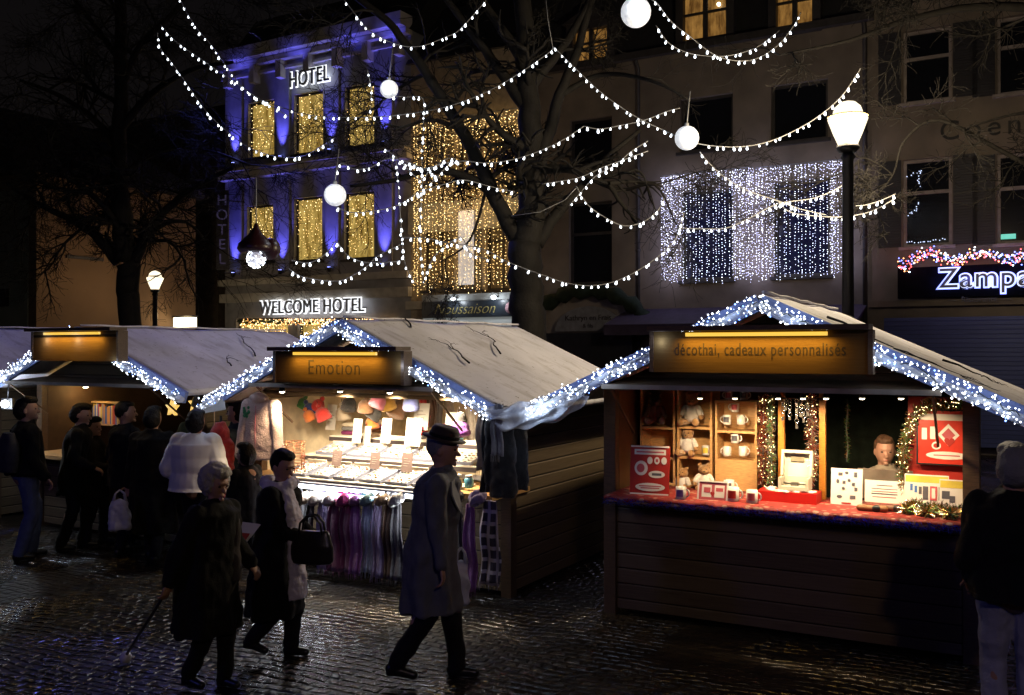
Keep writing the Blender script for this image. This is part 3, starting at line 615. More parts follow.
    m = MB(); m.box(signx - signhw * .66, signx + signhw * .66, ys - .035, ys - .008, z1 - .040, z1 - .012); m.build('strip_light', M_strip, root)
    l = lamp('strip_lamp', (signx, ys - .055, z1 - .065), (1, .58, .10), 4.2 * signhw / .82, kind='AREA', size=signhw * 1.4, sizey=.03, parent=root); l.rotation_euler = (R(14), 0, 0)
    if sign_text: tx = text('lettering', sign_text, letter_size, M_letter, (signx - (.03 if key != 'C' else -.01), ys + .009, (z0 + z1) / 2 - (.005 if key != 'C' else -.015)), FRONT, root, .0015, offset=-.002 if letter_size > .2 else .0005, space=1.12); tx.scale = (tw / (max(v.co.x for v in tx.data.vertices) - min(v.co.x for v in tx.data.vertices)), 1, 1)
    return root, zr
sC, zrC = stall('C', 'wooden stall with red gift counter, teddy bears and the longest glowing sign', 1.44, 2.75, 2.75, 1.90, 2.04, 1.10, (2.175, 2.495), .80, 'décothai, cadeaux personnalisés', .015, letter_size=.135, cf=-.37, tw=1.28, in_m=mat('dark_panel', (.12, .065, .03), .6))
M_cream = mat('cream_lining', (.72, .62, .44), .7)
sB, zrB = stall('B', 'middle wooden stall selling scarves and jewellery under a sign reading Emotion', 1.60, 2.75, 2.63, 1.79, 1.98, 1.0, (2.02, 2.34), .78, 'Emotion', .12, in_m=M_cream, letter_size=.205, tw=.64)
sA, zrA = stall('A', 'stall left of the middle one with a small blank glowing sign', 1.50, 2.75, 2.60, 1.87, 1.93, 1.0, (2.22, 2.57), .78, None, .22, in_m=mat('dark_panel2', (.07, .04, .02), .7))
sD, zrD = stall('D', 'stall at the left picture edge, only its roof slope showing', 1.50, 2.75, 2.66, 1.87, 1.93, 1.0, (2.22, 2.57), .80, None, 0)

# garlands of lights with netting on the rakes
def rake_garland(root, key, label, pts, seed, sag=.10, width=.066, dens=150, pw=.9, gather=None):
    random.seed(seed)
    g = empty('rake_garland', root.location, FS[key].ang, label, 'light garland', 'blue white light garlands on the stall gables')
    # resample
    P_ = [Vector(p) for p in pts]; path = []
    for a, b in zip(P_, P_[1:]):
        n = max(2, int((b - a).length / .06))
        for k in range(n): path.append(a.lerp(b, k / n))
    path.append(P_[-1])
    for i, p in enumerate(path): path[i] = p + Vector((0, 0, -abs(math.sin(i * .45)) * sag * .25))
    t = MB(); vs = []; n = 8
    t.tube([p + Vector((0, .0, -.02)) for p in path], [width * (.55 + .45 * abs(math.sin(i * .45)) + random.uniform(-.12, .12)) for i in range(len(path))], 9, flat=.6)
    o = t.build('netting', M_tulle, g)
    c = MB(); total = sum((b - a).length for a, b in zip(path, path[1:]))
    for k in range(int(dens * total)):
        i = random.randrange(len(path) - 1); p = path[i].lerp(path[i + 1], random.random())
        a = random.uniform(0, 2 * math.pi); rr = width * random.uniform(.6, 1.25)
        c.m = 0 if random.random() < .85 else 1
        c.octa((p.x + random.uniform(-.02, .02), p.y - abs(math.sin(a)) * rr * .8 - .01, p.z + math.cos(a) * rr), random.uniform(.0035, .009))
    tag(c.build('fairy_lights', [M_led, M_ledb], g), kind='stuff')
    w_ = MB(); w_.tube([p + Vector((random.uniform(-.02, .02), -width * .7, random.uniform(-.04, .04))) for p in path], .004, 4); w_.build('wire', mat('wire_dark', (.03, .04, .03), .6), g)
    nl = max(2, int(total / .55))
    for k in range(nl):
        p = path[int((k + .5) / nl * len(path))]; lamp('garland_light', p + Vector((0, -.16, .02)), (.55, .70, 1), pw, .06, parent=g)
    return g
def rk(zr, x, dz=-.02): return (x, -.60, zr(x) + dz)
rake_garland(sC, 'C', 'garland with netting along the left gable edge of the gift stall', [rk(zrC, 0), rk(zrC, -1.0), rk(zrC, -1.9), (-2.0, -.55, 1.80)], 1)
rake_garland(sC, 'C', 'garland along the right gable edge of the gift stall, running out of view', [rk(zrC, 0.02), rk(zrC, 1.9)], 2)
rake_garland(sB, 'B', 'garland on the left gable edge of the scarf stall', [rk(zrB, 0), rk(zrB, -1.0), rk(zrB, -1.9)], 3)
rake_garland(sB, 'B', 'garland on the right gable edge of the scarf stall', [rk(zrB, .02), rk(zrB, 1.8)], 4)
rake_garland(sA, 'A', 'garland on the left gable edge of the stall with the blank sign', [rk(zrA, 0), rk(zrA, -1.9)], 5)
rake_garland(sA, 'A', 'garland on the right gable edge of the stall with the blank sign', [rk(zrA, .02), rk(zrA, 1.2), rk(zrA, 1.9)], 6)
rake_garland(sD, 'D', 'short piece of garland at the far left picture edge', [rk(zrD, .02), rk(zrD, 1.9)], 8)
# swag of white netting between the two right stalls
random.seed(11)
def swag(p0, p1, drop, wid, label):
    p0, p1 = Vector(p0), Vector(p1); vs = []; fs = []; nu, nv = 40, 14
    for i in range(nu + 1):
        t = i / nu; base = p0.lerp(p1, t); d = 4 * t * (1 - t) * drop
        for j in range(nv + 1):
            s = j / nv; ww = wid * (.35 + .65 * math.sin(math.pi * min(1, max(.02, t))) ** .5) * (1 + .15 * math.sin(t * 9))
            q = base + Vector((.02 * math.sin(s * 9 + t * 5), -.05 * math.sin(math.pi * s) + .035 * math.sin(s * 16 + t * 14) + .02 * math.sin(t * 30), -d * s - ww * s * .8 + .015 * math.sin(t * 25 + s * 6)))
            vs.append(q)
    for i in range(nu):
        for j in range(nv): a = i * (nv + 1) + j; fs.append((a, a + 1, a + nv + 2, a + nv + 1))
    m = MB(); m.add(vs, fs, True); o = m.build('netting_swag', M_tulle); o.location = (0, 0, 0)
    md = o.modifiers.new('t', 'SOLIDIFY'); md.thickness = .004
    return tag(o, label, 'netting')
e1 = FS['B'].world(1.75, -.62, zrB(1.75) - .02); e2 = FS['C'].world(-1.45, -.55, zrC(-1.45) - .06)
swag(e1, e2, .10, .20, 'sagging white netting swag joining the scarf stall and the gift stall roofs')
lamp('swag_light', e1.lerp(e2, .45) + Vector((0, -.25, -.05)), (.6, .75, 1), 2.2, .08)

# fallen twigs on the covers
def twig(key, zr, x, y, ang, Ln, label, seed):
    random.seed(seed); fr = FS[key]; root = MB()
    def lift(a, b): return Vector((a, b, zr(a) + .062))
    def rec(x, y, a, l, r, d):
        pts = [lift(x, y)]; n = 5
        for k in range(n):
            a += random.uniform(-.35, .35); x += math.cos(a) * l / n; y += math.sin(a) * l / n; pts.append(lift(x, y) + Vector((0, 0, random.uniform(0, .015))))
        root.tube(pts, [r * (1 - .6 * k / n) for k in range(n + 1)], 5)
        if d: 
            for _ in range(2): rec(x, y, a + random.choice((-.7, .7)) + random.uniform(-.2, .2), l * .55, r * .5, d - 1)
    rec(x, y, ang, Ln, .011, 2)
    o = root.build('fallen_twig', M_bark); o.location = (fr.o.x, fr.o.y, 0); o.rotation_euler = (0, 0, fr.ang); return tag(o, label, 'twig', 'fallen twigs on the stall roofs')
twig('B', zrB, .85, 1.15, 2.6, .5, 'forked bare twig lying in the middle of the scarf stall roof', 3)
twig('B', zrB, 1.05, .2, 2.9, .35, 'short dark twig near the netting swag on the scarf stall roof', 4)
twig('B', zrB, .22, .35, 2.2, .35, 'curled twig beside the ridge behind the Emotion sign', 5)
twig('C', zrC, .45, -.2, -.4, .8, 'long dark twig along the right slope of the gift stall roof', 8)
twig('C', zrC, 1.2, .9, .3, .3, 'small twig near the back right of the gift stall roof', 9)
twig('A', zrA, 1.0, 1.4, 2.4, .5, 'forked twig on the bluish roof behind the blank sign', 10)
twig('A', zrA, 1.3, .7, 2.8, .25, 'tiny twig low on the bluish roof slope', 12)

# ------------------------------------------------------------ street lamps
def street_lamp(base, H, k, label, power, col=(1, .80, .52)):
    r = empty('street_lamp', base, 0, label, 'street lamp', 'classic street lamps with tapered glass lanterns')
    m = MB(); m.lathe((0, 0, 0), [(.16 * k, 0), (.16 * k, .25), (.11 * k, .32), (.10 * k, .9), (.075 * k, 1.0), (.065 * k, H - .75 * k), (.09 * k, H - .72 * k), (.06 * k, H - .66 * k)], 18); m.build('post', M_dark, r)
    z = H - .66 * k; m = MB(); m.lathe((0, 0, z), [(.10 * k, 0), (.14 * k, .05 * k), (.12 * k, .09 * k)], 16); m.build('collar', M_dark, r)
    m = MB(); m.lathe((0, 0, z + .09 * k), [(.11 * k, 0), (.17 * k, .14 * k), (.232 * k, .31 * k), (.225 * k, .335 * k)], 20); m.build('lamp_glass', glow('lamp_glass', (1, .86, .60), 1.75), r)
    m = MB(); m.lathe((0, 0, z + .425 * k), [(.235 * k, 0), (.24 * k, .012 * k), (.18 * k, .02 * k)], 20); m.build('ring', mat('brass_ring', (.35, .25, .12), .4), r)
    m = MB(); m.lathe((0, 0, z + .445 * k), [(.185 * k, 0), (.15 * k, .10 * k), (.09 * k, .155 * k), (.02 * k, .175 * k)], 20); m.build('lamp_dome', _m['lamp_glass'], r)
    lamp('street_light', (0, 0, z + .25 * k), col, power, .20 * k, parent=r)
    r.children[-1].data.use_shadow = True
    for c in r.children:
        if c.name.startswith(('lamp_glass', 'lamp_dome')): c.visible_shadow = False
    return r
p = P(848, 125, 11.2); street_lamp((p.x, p.y, 0), p.z + .33, 1.0, 'tall lit street lamp behind the gift stall', 900)
p = P(155, 281, 26.5); street_lamp((p.x, p.y, 0), p.z + .33, 1.0, 'small distant lit street lamp beside the left tree trunk', 80, (1, .68, .34))
street_lamp((14.5, 8.5, 0), 5.2, 1.0, 'unseen street lamp added for fill beyond the right picture edge', 90)  # unseen lamp and post added so the facades get fill light
street_lamp((-16, 17, 0), 5.2, 1.0, 'unseen street lamp added for fill beyond the left picture edge', 20, (.9, .85, .8))  # another unseen lamp, added as weak fill from the left

street_lamp((1.5, -2.5, 0), 5.2, 1.0, 'unseen street lamp added for fill behind the viewer', 175, (1, .72, .42))  # unseen, added to brighten coats and stall fronts
# ------------------------------------------------------------ bare winter trees
def limb_branches(mb, pts, r0, r1, n_side, Ls, depth, rnd, up=.1):
    pts = [Vector(p) for p in pts]
    fine = []
    for i in range(len(pts) - 1):
        a = pts[max(i - 1, 0)]; b = pts[i]; c = pts[i + 1]; d = pts[min(i + 2, len(pts) - 1)]
        for k in range(4):
            t = k / 4; fine.append(.5 * ((2 * b) + (c - a) * t + (2 * a - 5 * b + 4 * c - d) * t * t + (-a + 3 * b - 3 * c + d) * t ** 3))
    fine.append(pts[-1]); n = len(fine)
    rad = [r0 + (r1 - r0) * (i / (n - 1)) ** .8 for i in range(n)]
    fine = [p + Vector([rnd.uniform(-1, 1) * rad[i] * .16 for _ in range(3)]) if 0 < i < n - 1 else p for i, p in enumerate(fine)]
    return fine, rad
def twigs(mb, p, d, L, r, depth, rnd, droop):
    n = 5 if depth else 4; pts = [p]; q = p.copy(); dd = d.copy()
    for k in range(n):
        dd = (dd + Vector((rnd.uniform(-.32, .32), rnd.uniform(-.32, .32), rnd.uniform(-.28, .28) + droop))).normalized(); q = q + dd * L / n; pts.append(q.copy())
    mb.tube(pts, [max(r * (1 - .65 * k / n), .0035) for k in range(n + 1)], 4 if r < .02 else 6, cap=False)
    if depth > 0:
        for k in range(1, n + 1):
            for _ in range(1 if rnd.random() < .6 else 2):
                s = Vector((rnd.gauss(0, 1), rnd.gauss(0, 1), rnd.gauss(0, .8))); s = (s - dd * s.dot(dd)).normalized()
                nd = (pts[k] - pts[k - 1]).normalized() * .75 + s * .75
                twigs(mb, pts[k], nd.normalized(), L * rnd.uniform(.42, .68), r * .5, depth - 1, rnd, droop)
def tree(name, label, trunk, tr, limbs, seed, droop=-.02, dens=1.0, L=1.5):
    rnd = random.Random(seed); root = empty(name, (trunk[0][0], trunk[0][1], 0), 0, label, 'tree', 'bare winter trees hung with lights')
    off = Vector(root.location); tm = MB(); bm_ = MB(); 
    f, rd = limb_branches(tm, trunk, tr[0], tr[1], 0, 0, 0, rnd); rd[0] *= 1.35
    tm.tube([p - off for p in f], rd, 14)
    for pts, r0, r1 in limbs:
        f, rd = limb_branches(tm, pts, r0, r1, 0, 0, 0, rnd)
        tm.tube([p - off for p in f], rd, 9)
        for i in range(2, len(f)):
            if rnd.random() < .75 * dens:
                d = (f[i] - f[i - 1]).normalized(); s = Vector((rnd.gauss(0, 1), rnd.gauss(0, 1), rnd.gauss(0, 1))); s = (s - d * s.dot(d)).normalized()
                twigs(bm_, f[i] - off, (d * .5 + s).normalized(), L * rnd.uniform(.6, 1.2), max(rd[i] * .45, .014), 3 if rnd.random() < .5 else 2, rnd, droop)
    tm.build('trunk', M_bark, root); bm_.build('crown', M_bark, root); return root
def PP(lst, Y): return [P(a, b, Y + (c[0] if c else 0)) for a, b, *c in lst]
Y1 = 20.0; t0 = P(129, 300, Y1)
tree('winter_tree', 'bare forked tree in front of the beige wall on the left', [Vector((t0.x, Y1, 0)), *PP([(130, 330), (128, 290), (127, 262)], Y1)], (.22, .24),
     [(PP([(124, 262), (121, 200), (119, 140), (121, 60), (117, -60)], Y1), .24, .10), (PP([(118, 262), (96, 236), (70, 219), (38, 204), (8, 184, 1)], Y1), .13, .04),
      (PP([(134, 262), (148, 232), (168, 208), (196, 186), (232, 168, -1)], Y1), .14, .04), (PP([(141, 246), (160, 226), (186, 222), (205, 240, 1)], Y1), .08, .02),
      (PP([(121, 150), (95, 120), (60, 96), (20, 80)], Y1), .10, .03), (PP([(119, 130), (150, 95), (190, 70, -1), (232, 62, -2)], Y1), .10, .03),
      (PP([(121, 90), (140, 45), (175, 10), (200, -30)], Y1), .09, .03), (PP([(120, 60), (90, 20), (60, -20)], Y1), .08, .03), (PP([(119, 190), (80, 165), (40, 150, -1), (0, 120, -2)], Y1), .08, .02),
      (PP([(123, 175), (160, 150), (205, 150, -1), (250, 165, -2)], Y1), .07, .02)], 5, L=1.6, dens=.7)
Y2 = 15.0; t0 = P(527, 300, Y2)
tree('winter_tree', 'big dark tree between the golden shop house and the mauve house, hung with light strings', [Vector((t0.x, Y2, 0)), *PP([(528, 335), (526, 290), (525, 245)], Y2)], (.30, .27),
     [(PP([(522, 250), (502, 212), (482, 168), (460, 128), (438, 92), (414, 55), (386, 20), (345, -12)], Y2), .15, .05), (PP([(508, 225), (486, 188), (452, 172), (420, 172), (396, 180), (350, 186)], Y2), .10, .025),
      (PP([(525, 250), (532, 190), (530, 120), (526, 60), (520, -50)], Y2), .27, .13), (PP([(536, 244), (556, 214), (584, 184), (604, 160), (640, 130)], Y2), .13, .03),
      (PP([(531, 190), (546, 140), (560, 95), (578, 48), (600, -30)], Y2), .14, .05), (PP([(529, 110), (500, 70), (470, 30), (440, -10)], Y2), .12, .05), (PP([(527, 90), (560, 50), (585, 10), (600, -30)], Y2), .10, .04),
      (PP([(524, 60), (495, 20), (470, -20)], Y2), .10, .05), (PP([(560, 95), (600, 75), (650, 80, -1), (690, 100, -1.5)], Y2), .06, .015), (PP([(460, 128), (430, 120), (395, 130, -1)], Y2), .05, .015),
      (PP([(590, 178), (620, 190), (655, 185, -.5), (672, 215, -.5)], Y2), .045, .012), (PP([(487, 186), (470, 240), (440, 262)], Y2), .03, .01)], 9, L=1.1, dens=.3)
Y3 = 13.0; t0 = P(1180, 300, Y3)
tree('winter_tree', 'tree outside the right picture edge reaching thin twigs across the upper right', [Vector((t0.x, Y3, 0)), *PP([(1180, 200), (1175, 60), (1170, -100)], Y3)], (.28, .16),
     [(PP([(1176, 60), (1090, 20), (1000, 6), (920, 16), (850, 40), (780, 55)], Y3), .11, .012), (PP([(1178, 160), (1100, 120), (1030, 112), (965, 128)], Y3), .06, .01),
      (PP([(1178, 210), (1080, 190), (1000, 150), (940, 120), (905, 140), (893, 175), (870, 205)], Y3), .05, .008), (PP([(1176, 0), (1080, -40), (960, -40), (860, -20)], Y3), .10, .03),
      (PP([(893, 175), (880, 165), (862, 158), (850, 172)], Y3), .012, .006)], 21, dens=.55, L=.9)

# ------------------------------------------------------------ light strings
bulb_me = None
def bulb_mesh():
    m = MB(); m.lathe((0, 0, 0), [(.006, 0), (.011, -.012), (.021, -.042), (.024, -.058), (.018, -.074), (.004, -.080)], 8); m.build_ = None
    me = bpy.data.meshes.new('bulb'); me.from_pydata(m.v, [], m.f); me.materials.append(M_bulb); me.polygons.foreach_set('use_smooth', [True] * len(m.f)); return me
bulb_me = bulb_mesh()
def string(label, pts, Y0, Y1=None, step=7.8):
    Y1 = Y1 if Y1 is not None else Y0; n = len(pts)
    acc = [0]
    for (a, b), (c, d) in zip(pts, pts[1:]): acc.append(acc[-1] + math.hypot(c - a, d - b))
    P3 = [P(x, y - 2, Y0 + (Y1 - Y0) * acc[i] / acc[-1]) for i, (x, y) in enumerate(pts)]
    org = P3[0].copy(); root = empty('light_string', org, 0, label, 'light string', 'strings of white bulbs across the square')
    fine = []
    for i in range(n - 1):
        a = P3[max(i - 1, 0)]; b = P3[i]; c = P3[i + 1]; d = P3[min(i + 2, n - 1)]
        for k in range(5):
            t = k / 5; fine.append(.5 * ((2 * b) + (c - a) * t + (2 * a - 5 * b + 4 * c - d) * t * t + (-a + 3 * b - 3 * c + d) * t ** 3) - org)
    fine.append(P3[-1] - org)
    m = MB(); m.tube(fine, .0075, 5); m.build('cable', M_cable, root)
    nb = min(100, int(acc[-1] / step)); 
    seg = [0]
    for a, b in zip(fine, fine[1:]): seg.append(seg[-1] + (b - a).length)
    for k in range(nb):
        s = (k + .5 + random.uniform(-.3, .3)) / nb * seg[-1]; j = max(i for i in range(len(seg)) if seg[i] <= s); j = min(j, len(fine) - 2)
        q = fine[j].lerp(fine[j + 1], (s - seg[j]) / max(1e-6, seg[j + 1] - seg[j]))
        if random.random() < .035: continue
        b = bpy.data.objects.new('bulb', bulb_me); COL.objects.link(b); b.parent = root; b.location = q; b.rotation_euler = (random.uniform(-.35, .35), random.uniform(-.35, .35), 0); k_ = random.uniform(.48, .78); b.scale = (k_, k_, k_)
    return root
random.seed(31)
ST = [
 ('string of bulbs falling from the upper left edge and then running along to the middle', [(179, 0), (188, 17), (198, 32), (211, 47), (228, 71), (245, 91), (264, 103), (305, 116), (337, 119), (370, 119)], 15, 14),
 ('middle of the three strings spreading from the upper left hook', [(160, 26), (174, 42), (198, 59), (215, 71), (230, 81), (255, 98), (288, 118)], 15, 14.5),
 ('lowest string hanging from the upper left hook down past the upper hotel windows', [(157, 34), (160, 50), (171, 64), (188, 88), (201, 107), (215, 123), (235, 140), (252, 151), (278, 159), (303, 158), (322, 148), (334, 140)], 15, 14.2),
 ('string rising from the hotel to the peak in the big tree', [(370, 119), (400, 117), (449, 108), (498, 88), (547, 56), (553, 48)], 14, 13.8),
 ('string at the top edge crossing the dark tree crown', [(343, 0), (352, 12), (369, 32), (396, 46), (420, 48), (445, 39), (460, 31), (486, 2)], 14, 14),
 ('short vertical string beside the upper right hotel window', [(367, 71), (371, 92), (370, 114)], 14.2, 14.2),
 ('vertical string hanging at the left edge of the golden light curtain', [(391, 98), (406, 99), (423, 101), (423, 130), (422, 160), (422, 190), (420, 240), (424, 285)], 14, 14),
 ('vertical string in front of the right edge of the hotel', [(396, 161), (399, 200), (402, 240), (405, 265), (414, 286)], 13.8, 13.6),
 ('short string hanging between the upper and lower hotel windows', [(336, 176), (341, 165), (354, 171), (371, 169), (391, 160), (420, 169), (440, 180)], 13.5, 13.5),
 ('string running right from the lit ball between the hotel windows', [(335, 208), (348, 214), (366, 214), (396, 208), (415, 196), (432, 184), (454, 160)], 13.2, 13.6),
 ('small peaked string over the lower middle hotel windows', [(291, 262), (305, 265), (315, 263), (324, 257), (331, 250), (336, 244), (347, 257), (363, 264), (382, 265), (405, 262)], 13, 13.4),
 ('lowest sagging string just above the long hotel sign', [(288, 270), (300, 278), (319, 282), (339, 283), (352, 278), (366, 269), (378, 258), (400, 247)], 13, 13.4),
 ('string sagging across the golden curtain to the big tree, upper of the two', [(400, 206), (424, 193), (445, 186), (464, 182), (488, 188), (515, 194)], 13.6, 14.2),
 ('string from the golden curtain up to the right of the big tree', [(400, 165), (425, 170), (445, 165), (464, 163), (488, 165), (515, 161), (542, 152), (566, 140), (584, 128)], 13.8, 13.8),
 ('string carrying on right from the big tree to beside the lit ball', [(584, 128), (600, 131), (622, 127), (645, 122), (668, 113), (680, 110)], 13.8, 13.6),
 ('longest string falling from the tree peak past the mauve house up to the lamp top', [(553, 48), (569, 64), (596, 90), (615, 105), (640, 121), (668, 134), (695, 145), (732, 149), (764, 145), (792, 134), (819, 118), (842, 98), (856, 78), (861, 70)], 13.8, 12.6),
 ('short string right of the trunk, upper of the crossing pair', [(542, 186), (562, 183), (581, 179), (601, 170), (620, 163), (648, 153)], 13.6, 13.4),
 ('short string right of the trunk, lower of the crossing pair', [(569, 208), (581, 194), (596, 178), (615, 167), (632, 153), (648, 143)], 13.6, 13.4),
 ('deep sagging string beside the left white light curtain', [(576, 188), (588, 207), (606, 220), (625, 228), (645, 223), (659, 211), (664, 200)], 13.4, 13.2),
 ('wide low string sagging below the dark windows of the mauve house', [(400, 240), (425, 240), (449, 245), (483, 251), (508, 264), (542, 277), (571, 286), (601, 287), (630, 277), (659, 258), (676, 240), (684, 215)], 13.4, 13),
 ('string falling across both white light curtains to the lamp post', [(700, 154), (709, 165), (723, 178), (746, 192), (778, 203), (800, 211), (826, 217)], 13, 12.4),
 ('nearly level string low across the left white light curtain', [(677, 230), (704, 231), (727, 230), (750, 220), (778, 206), (815, 200), (842, 188), (846, 180)], 13, 12.4),
 ('string sagging across the right white light curtain to the twigs beside the lamp', [(778, 203), (790, 214), (815, 218), (842, 219), (870, 214), (895, 201)], 12.8, 12.2),
 ('very short string from the lamp post to the lit twigs', [(856, 208), (866, 207), (880, 203), (896, 196)], 12.2, 12.2),
 ('string hanging from the large top ball past the lit attic windows', [(650, 0), (658, 6), (672, 24), (691, 39), (712, 55), (732, 62), (755, 61), (778, 47), (795, 26), (801, 14)], 13, 13),
 ('fainter string just below the large top ball', [(656, 27), (668, 44), (686, 54), (709, 58), (732, 57), (755, 50), (770, 40), (780, 32)], 13.6, 13.6),
 ('string zigzagging low in front of the golden curtain', [(424, 285), (432, 262), (448, 246), (462, 240), (470, 255), (490, 262)], 13.5, 13.5),
 ('string falling from the left hotel edge to the golden curtain', [(384, 150), (398, 161), (420, 182), (430, 172), (449, 160), (462, 166)], 13.6, 13.6),
]
for lb, pts, ya, yb in ST: string(lb, pts, ya, yb)
# thin bare support wires
def wire(pts, Y, label):
    o = MB(); o.tube([P(a, b, Y) for a, b in pts], .006, 4); return tag(o.build('support_wire', M_cable), label, 'wire')
wire([(553, 48), (548, 20), (545, -10)], 13.8, 'thin wire rising from the peak of the strings')
wire([(511, 216), (540, 212), (565, 200), (576, 188)], 13.5, 'thin pale wire from the trunk to the sagging string')

# ------------------------------------------------------------ lit balls
def ball(px, py, rpx, Y, label, s=1.0, seed=1):
    p = P(px, py, Y); r = rpx / F * Y; root = empty('lit_ball', p, 0, label, 'light ball', 'white woven light balls')
    m = MB(); m.ell((0, 0, 0), (r, r, r), n=24, k=16)
    gm = _m.get('ball_glow')
    if not gm:
        gm = bpy.data.materials.new('ball_glow'); gm.use_nodes = True; n = gm.node_tree.nodes; L = gm.node_tree.links; b = n['Principled BSDF']; tc = n.new('ShaderNodeTexCoord')
        t = n.new('ShaderNodeTexVoronoi'); t.feature = 'DISTANCE_TO_EDGE'; t.inputs['Scale'].default_value = 14; L.new(tc.outputs['Object'], t.inputs[0])
        rr = n.new('ShaderNodeValToRGB'); rr.color_ramp.elements[0].position = .02; rr.color_ramp.elements[1].position = .10; rr.color_ramp.elements[0].color = (.5, .55, .6, 1); rr.color_ramp.elements[1].color = (.95, .97, 1, 1)
        L.new(t.outputs['Distance'], rr.inputs[0]); L.new(rr.outputs[0], b.inputs['Emission Color']); b.inputs['Emission Strength'].default_value = .72; gm.cycles.emission_sampling = 'NONE'; _m['ball_glow'] = gm
    m.build('globe', gm, root)
    m = MB(); m.tube([(0, 0, r * .98), (0.01, 0, r + .12), (.05, .02, r + .5)], .008, 4); m.lathe((0, 0, r * .95), [(.03, 0), (.03, .05)], 8); m.build('hanger', M_cable, root)
    lamp('ball_light', (0, -r - .1, 0), (.85, .92, 1), 6 * s, r * .5, parent=root)
    return root
ball(335, 195, 11, 13, 'lit white ball in front of the middle hotel windows')
ball(636, 12, 15, 13, 'largest lit white ball at the top edge with twigs across it', 1.3)
ball(687, 138, 12, 13.2, 'lit pale ball left of the white light curtains')
ball(389, 89, 9, 14.4, 'small lit ball right of the upper hotel windows')
p = P(256, 259, 12.5); r_ = 9 / F * 12.5; wb = empty('bell_ornament', p, 0, 'dark red bell ornament with a sparkling white ball hanging under it', 'ornament')
m = MB(); m.lathe((0, 0, .0), [(.22, .09), (.25, .13), (.23, .20), (.15, .28), (.08, .35), (.04, .42), (.02, .48)], 18); m.build('bell', mat('dark_red', (.03, .006, .008), .35, vary=.1), wb)
m = MB(); m.ell((.17, .05, .14), (.15, .15, .15)); m.build('bauble', _m['dark_red'], wb)
m = MB(); m.ell((0, 0, 0), (r_ * .8,) * 3, n=16, k=10); m.build('globe', glow('globe_dim', (.5, .5, .65), .45), wb)
m = MB()
for i in range(110): v = Vector((random.gauss(0, 1), random.gauss(0, 1), random.gauss(0, 1))).normalized() * r_; m.octa(v, .009)
tag(m.build('fairy_lights', M_led, wb), kind='stuff')
m = MB(); m.tube([(0, 0, .4), (0, 0, 1.1)], .008, 4); m.build('hanger', M_cable, wb)
# ------------------------------------------------------------ goods: helpers
random.seed(77)
def ring_loft(mb, rings, n=20):
    vs = []
    for (cx, cy_, z, rx, ry) in rings:
        for j in range(n): a = 2 * math.pi * j / n; vs.append((cx + rx * math.cos(a), cy_ + ry * math.sin(a), z))
    k = len(rings); fs = [(i * n + j, i * n + (j + 1) % n, (i + 1) * n + (j + 1) % n, (i + 1) * n + j) for i in range(k - 1) for j in range(n)] + [tuple(range(n - 1, -1, -1)), tuple(range((k - 1) * n, k * n))]
    mb.add(vs, fs, True)
def loc(key, px, py, yl): return FS[key].at(px, py, yl)
def ctr(px, py, z):                                 # point of a stall C horizontal surface seen at (px, py)
    t = (CAMH - z) * F / (py - 350); p = Vector(((px - 512) / F * t, t, z)); q = p - FS['C'].o; y = max(-.32, min(.36, q.dot(FS['C'].v))); return Vector((FS['C'].at(px, py, y).x, y, z))
def put(key, x, y, z, name, label, cat, group=None, rz=0):
    fr = FS[key]; return empty(name, fr.world(x, y, z), fr.ang + rz, label, cat, group)
M_paper = mat('white_card', (.80, .78, .72), .7, vary=.03)
M_red = mat('red_card', (.42, .025, .015), .5, vary=.08)
M_redc = mat('red_cloth', (.32, .03, .025), .6, vary=.5, scale=18)
_n = M_redc.node_tree.nodes; _L = M_redc.node_tree.links; _s = _n['Principled BSDF'].inputs['Base Color'].links[0].from_socket; _v = _n.new('ShaderNodeTexVoronoi'); _v.inputs['Scale'].default_value = 13
_t = _n.new('ShaderNodeTexCoord'); _L.new(_t.outputs['Object'], _v.inputs[0]); _r = _n.new('ShaderNodeMapRange'); _r.inputs[1].default_value = .34; _r.inputs[2].default_value = .26; _r.inputs[4].default_value = .75; _L.new(_v.outputs['Distance'], _r.inputs[0])
_x = _n.new('ShaderNodeMixRGB'); _x.inputs[2].default_value = (.55, .35, .25, 1); _L.new(_r.outputs[0], _x.inputs[0]); _L.new(_s, _x.inputs[1]); _L.new(_x.outputs[0], _n['Principled BSDF'].inputs['Base Color'])
M_gray = mat('print_grey', (.10, .10, .12), .6); M_yel = mat('print_yellow', (.75, .6, .08), .6); M_pink = mat('print_pink', (.55, .10, .12), .6)
M_blu = mat('print_blue', (.06, .18, .5), .6); M_ceram = mat('white_ceramic', (.75, .73, .68), .2, vary=.02)
M_fur = mat('teddy_fur', (.50, .27, .09), .9, bump=1, bscale=160, sheen=.5); M_fur2 = mat('teddy_fur_grey', (.16, .12, .11), .9, bump=1, bscale=160)
M_shirt = mat('white_shirt', (.8, .76, .68), .8, bump=.3); M_black = mat('black_plastic', (.015, .015, .015), .35)
M_halog = glow('halogen', (1, .86, .62), 14)

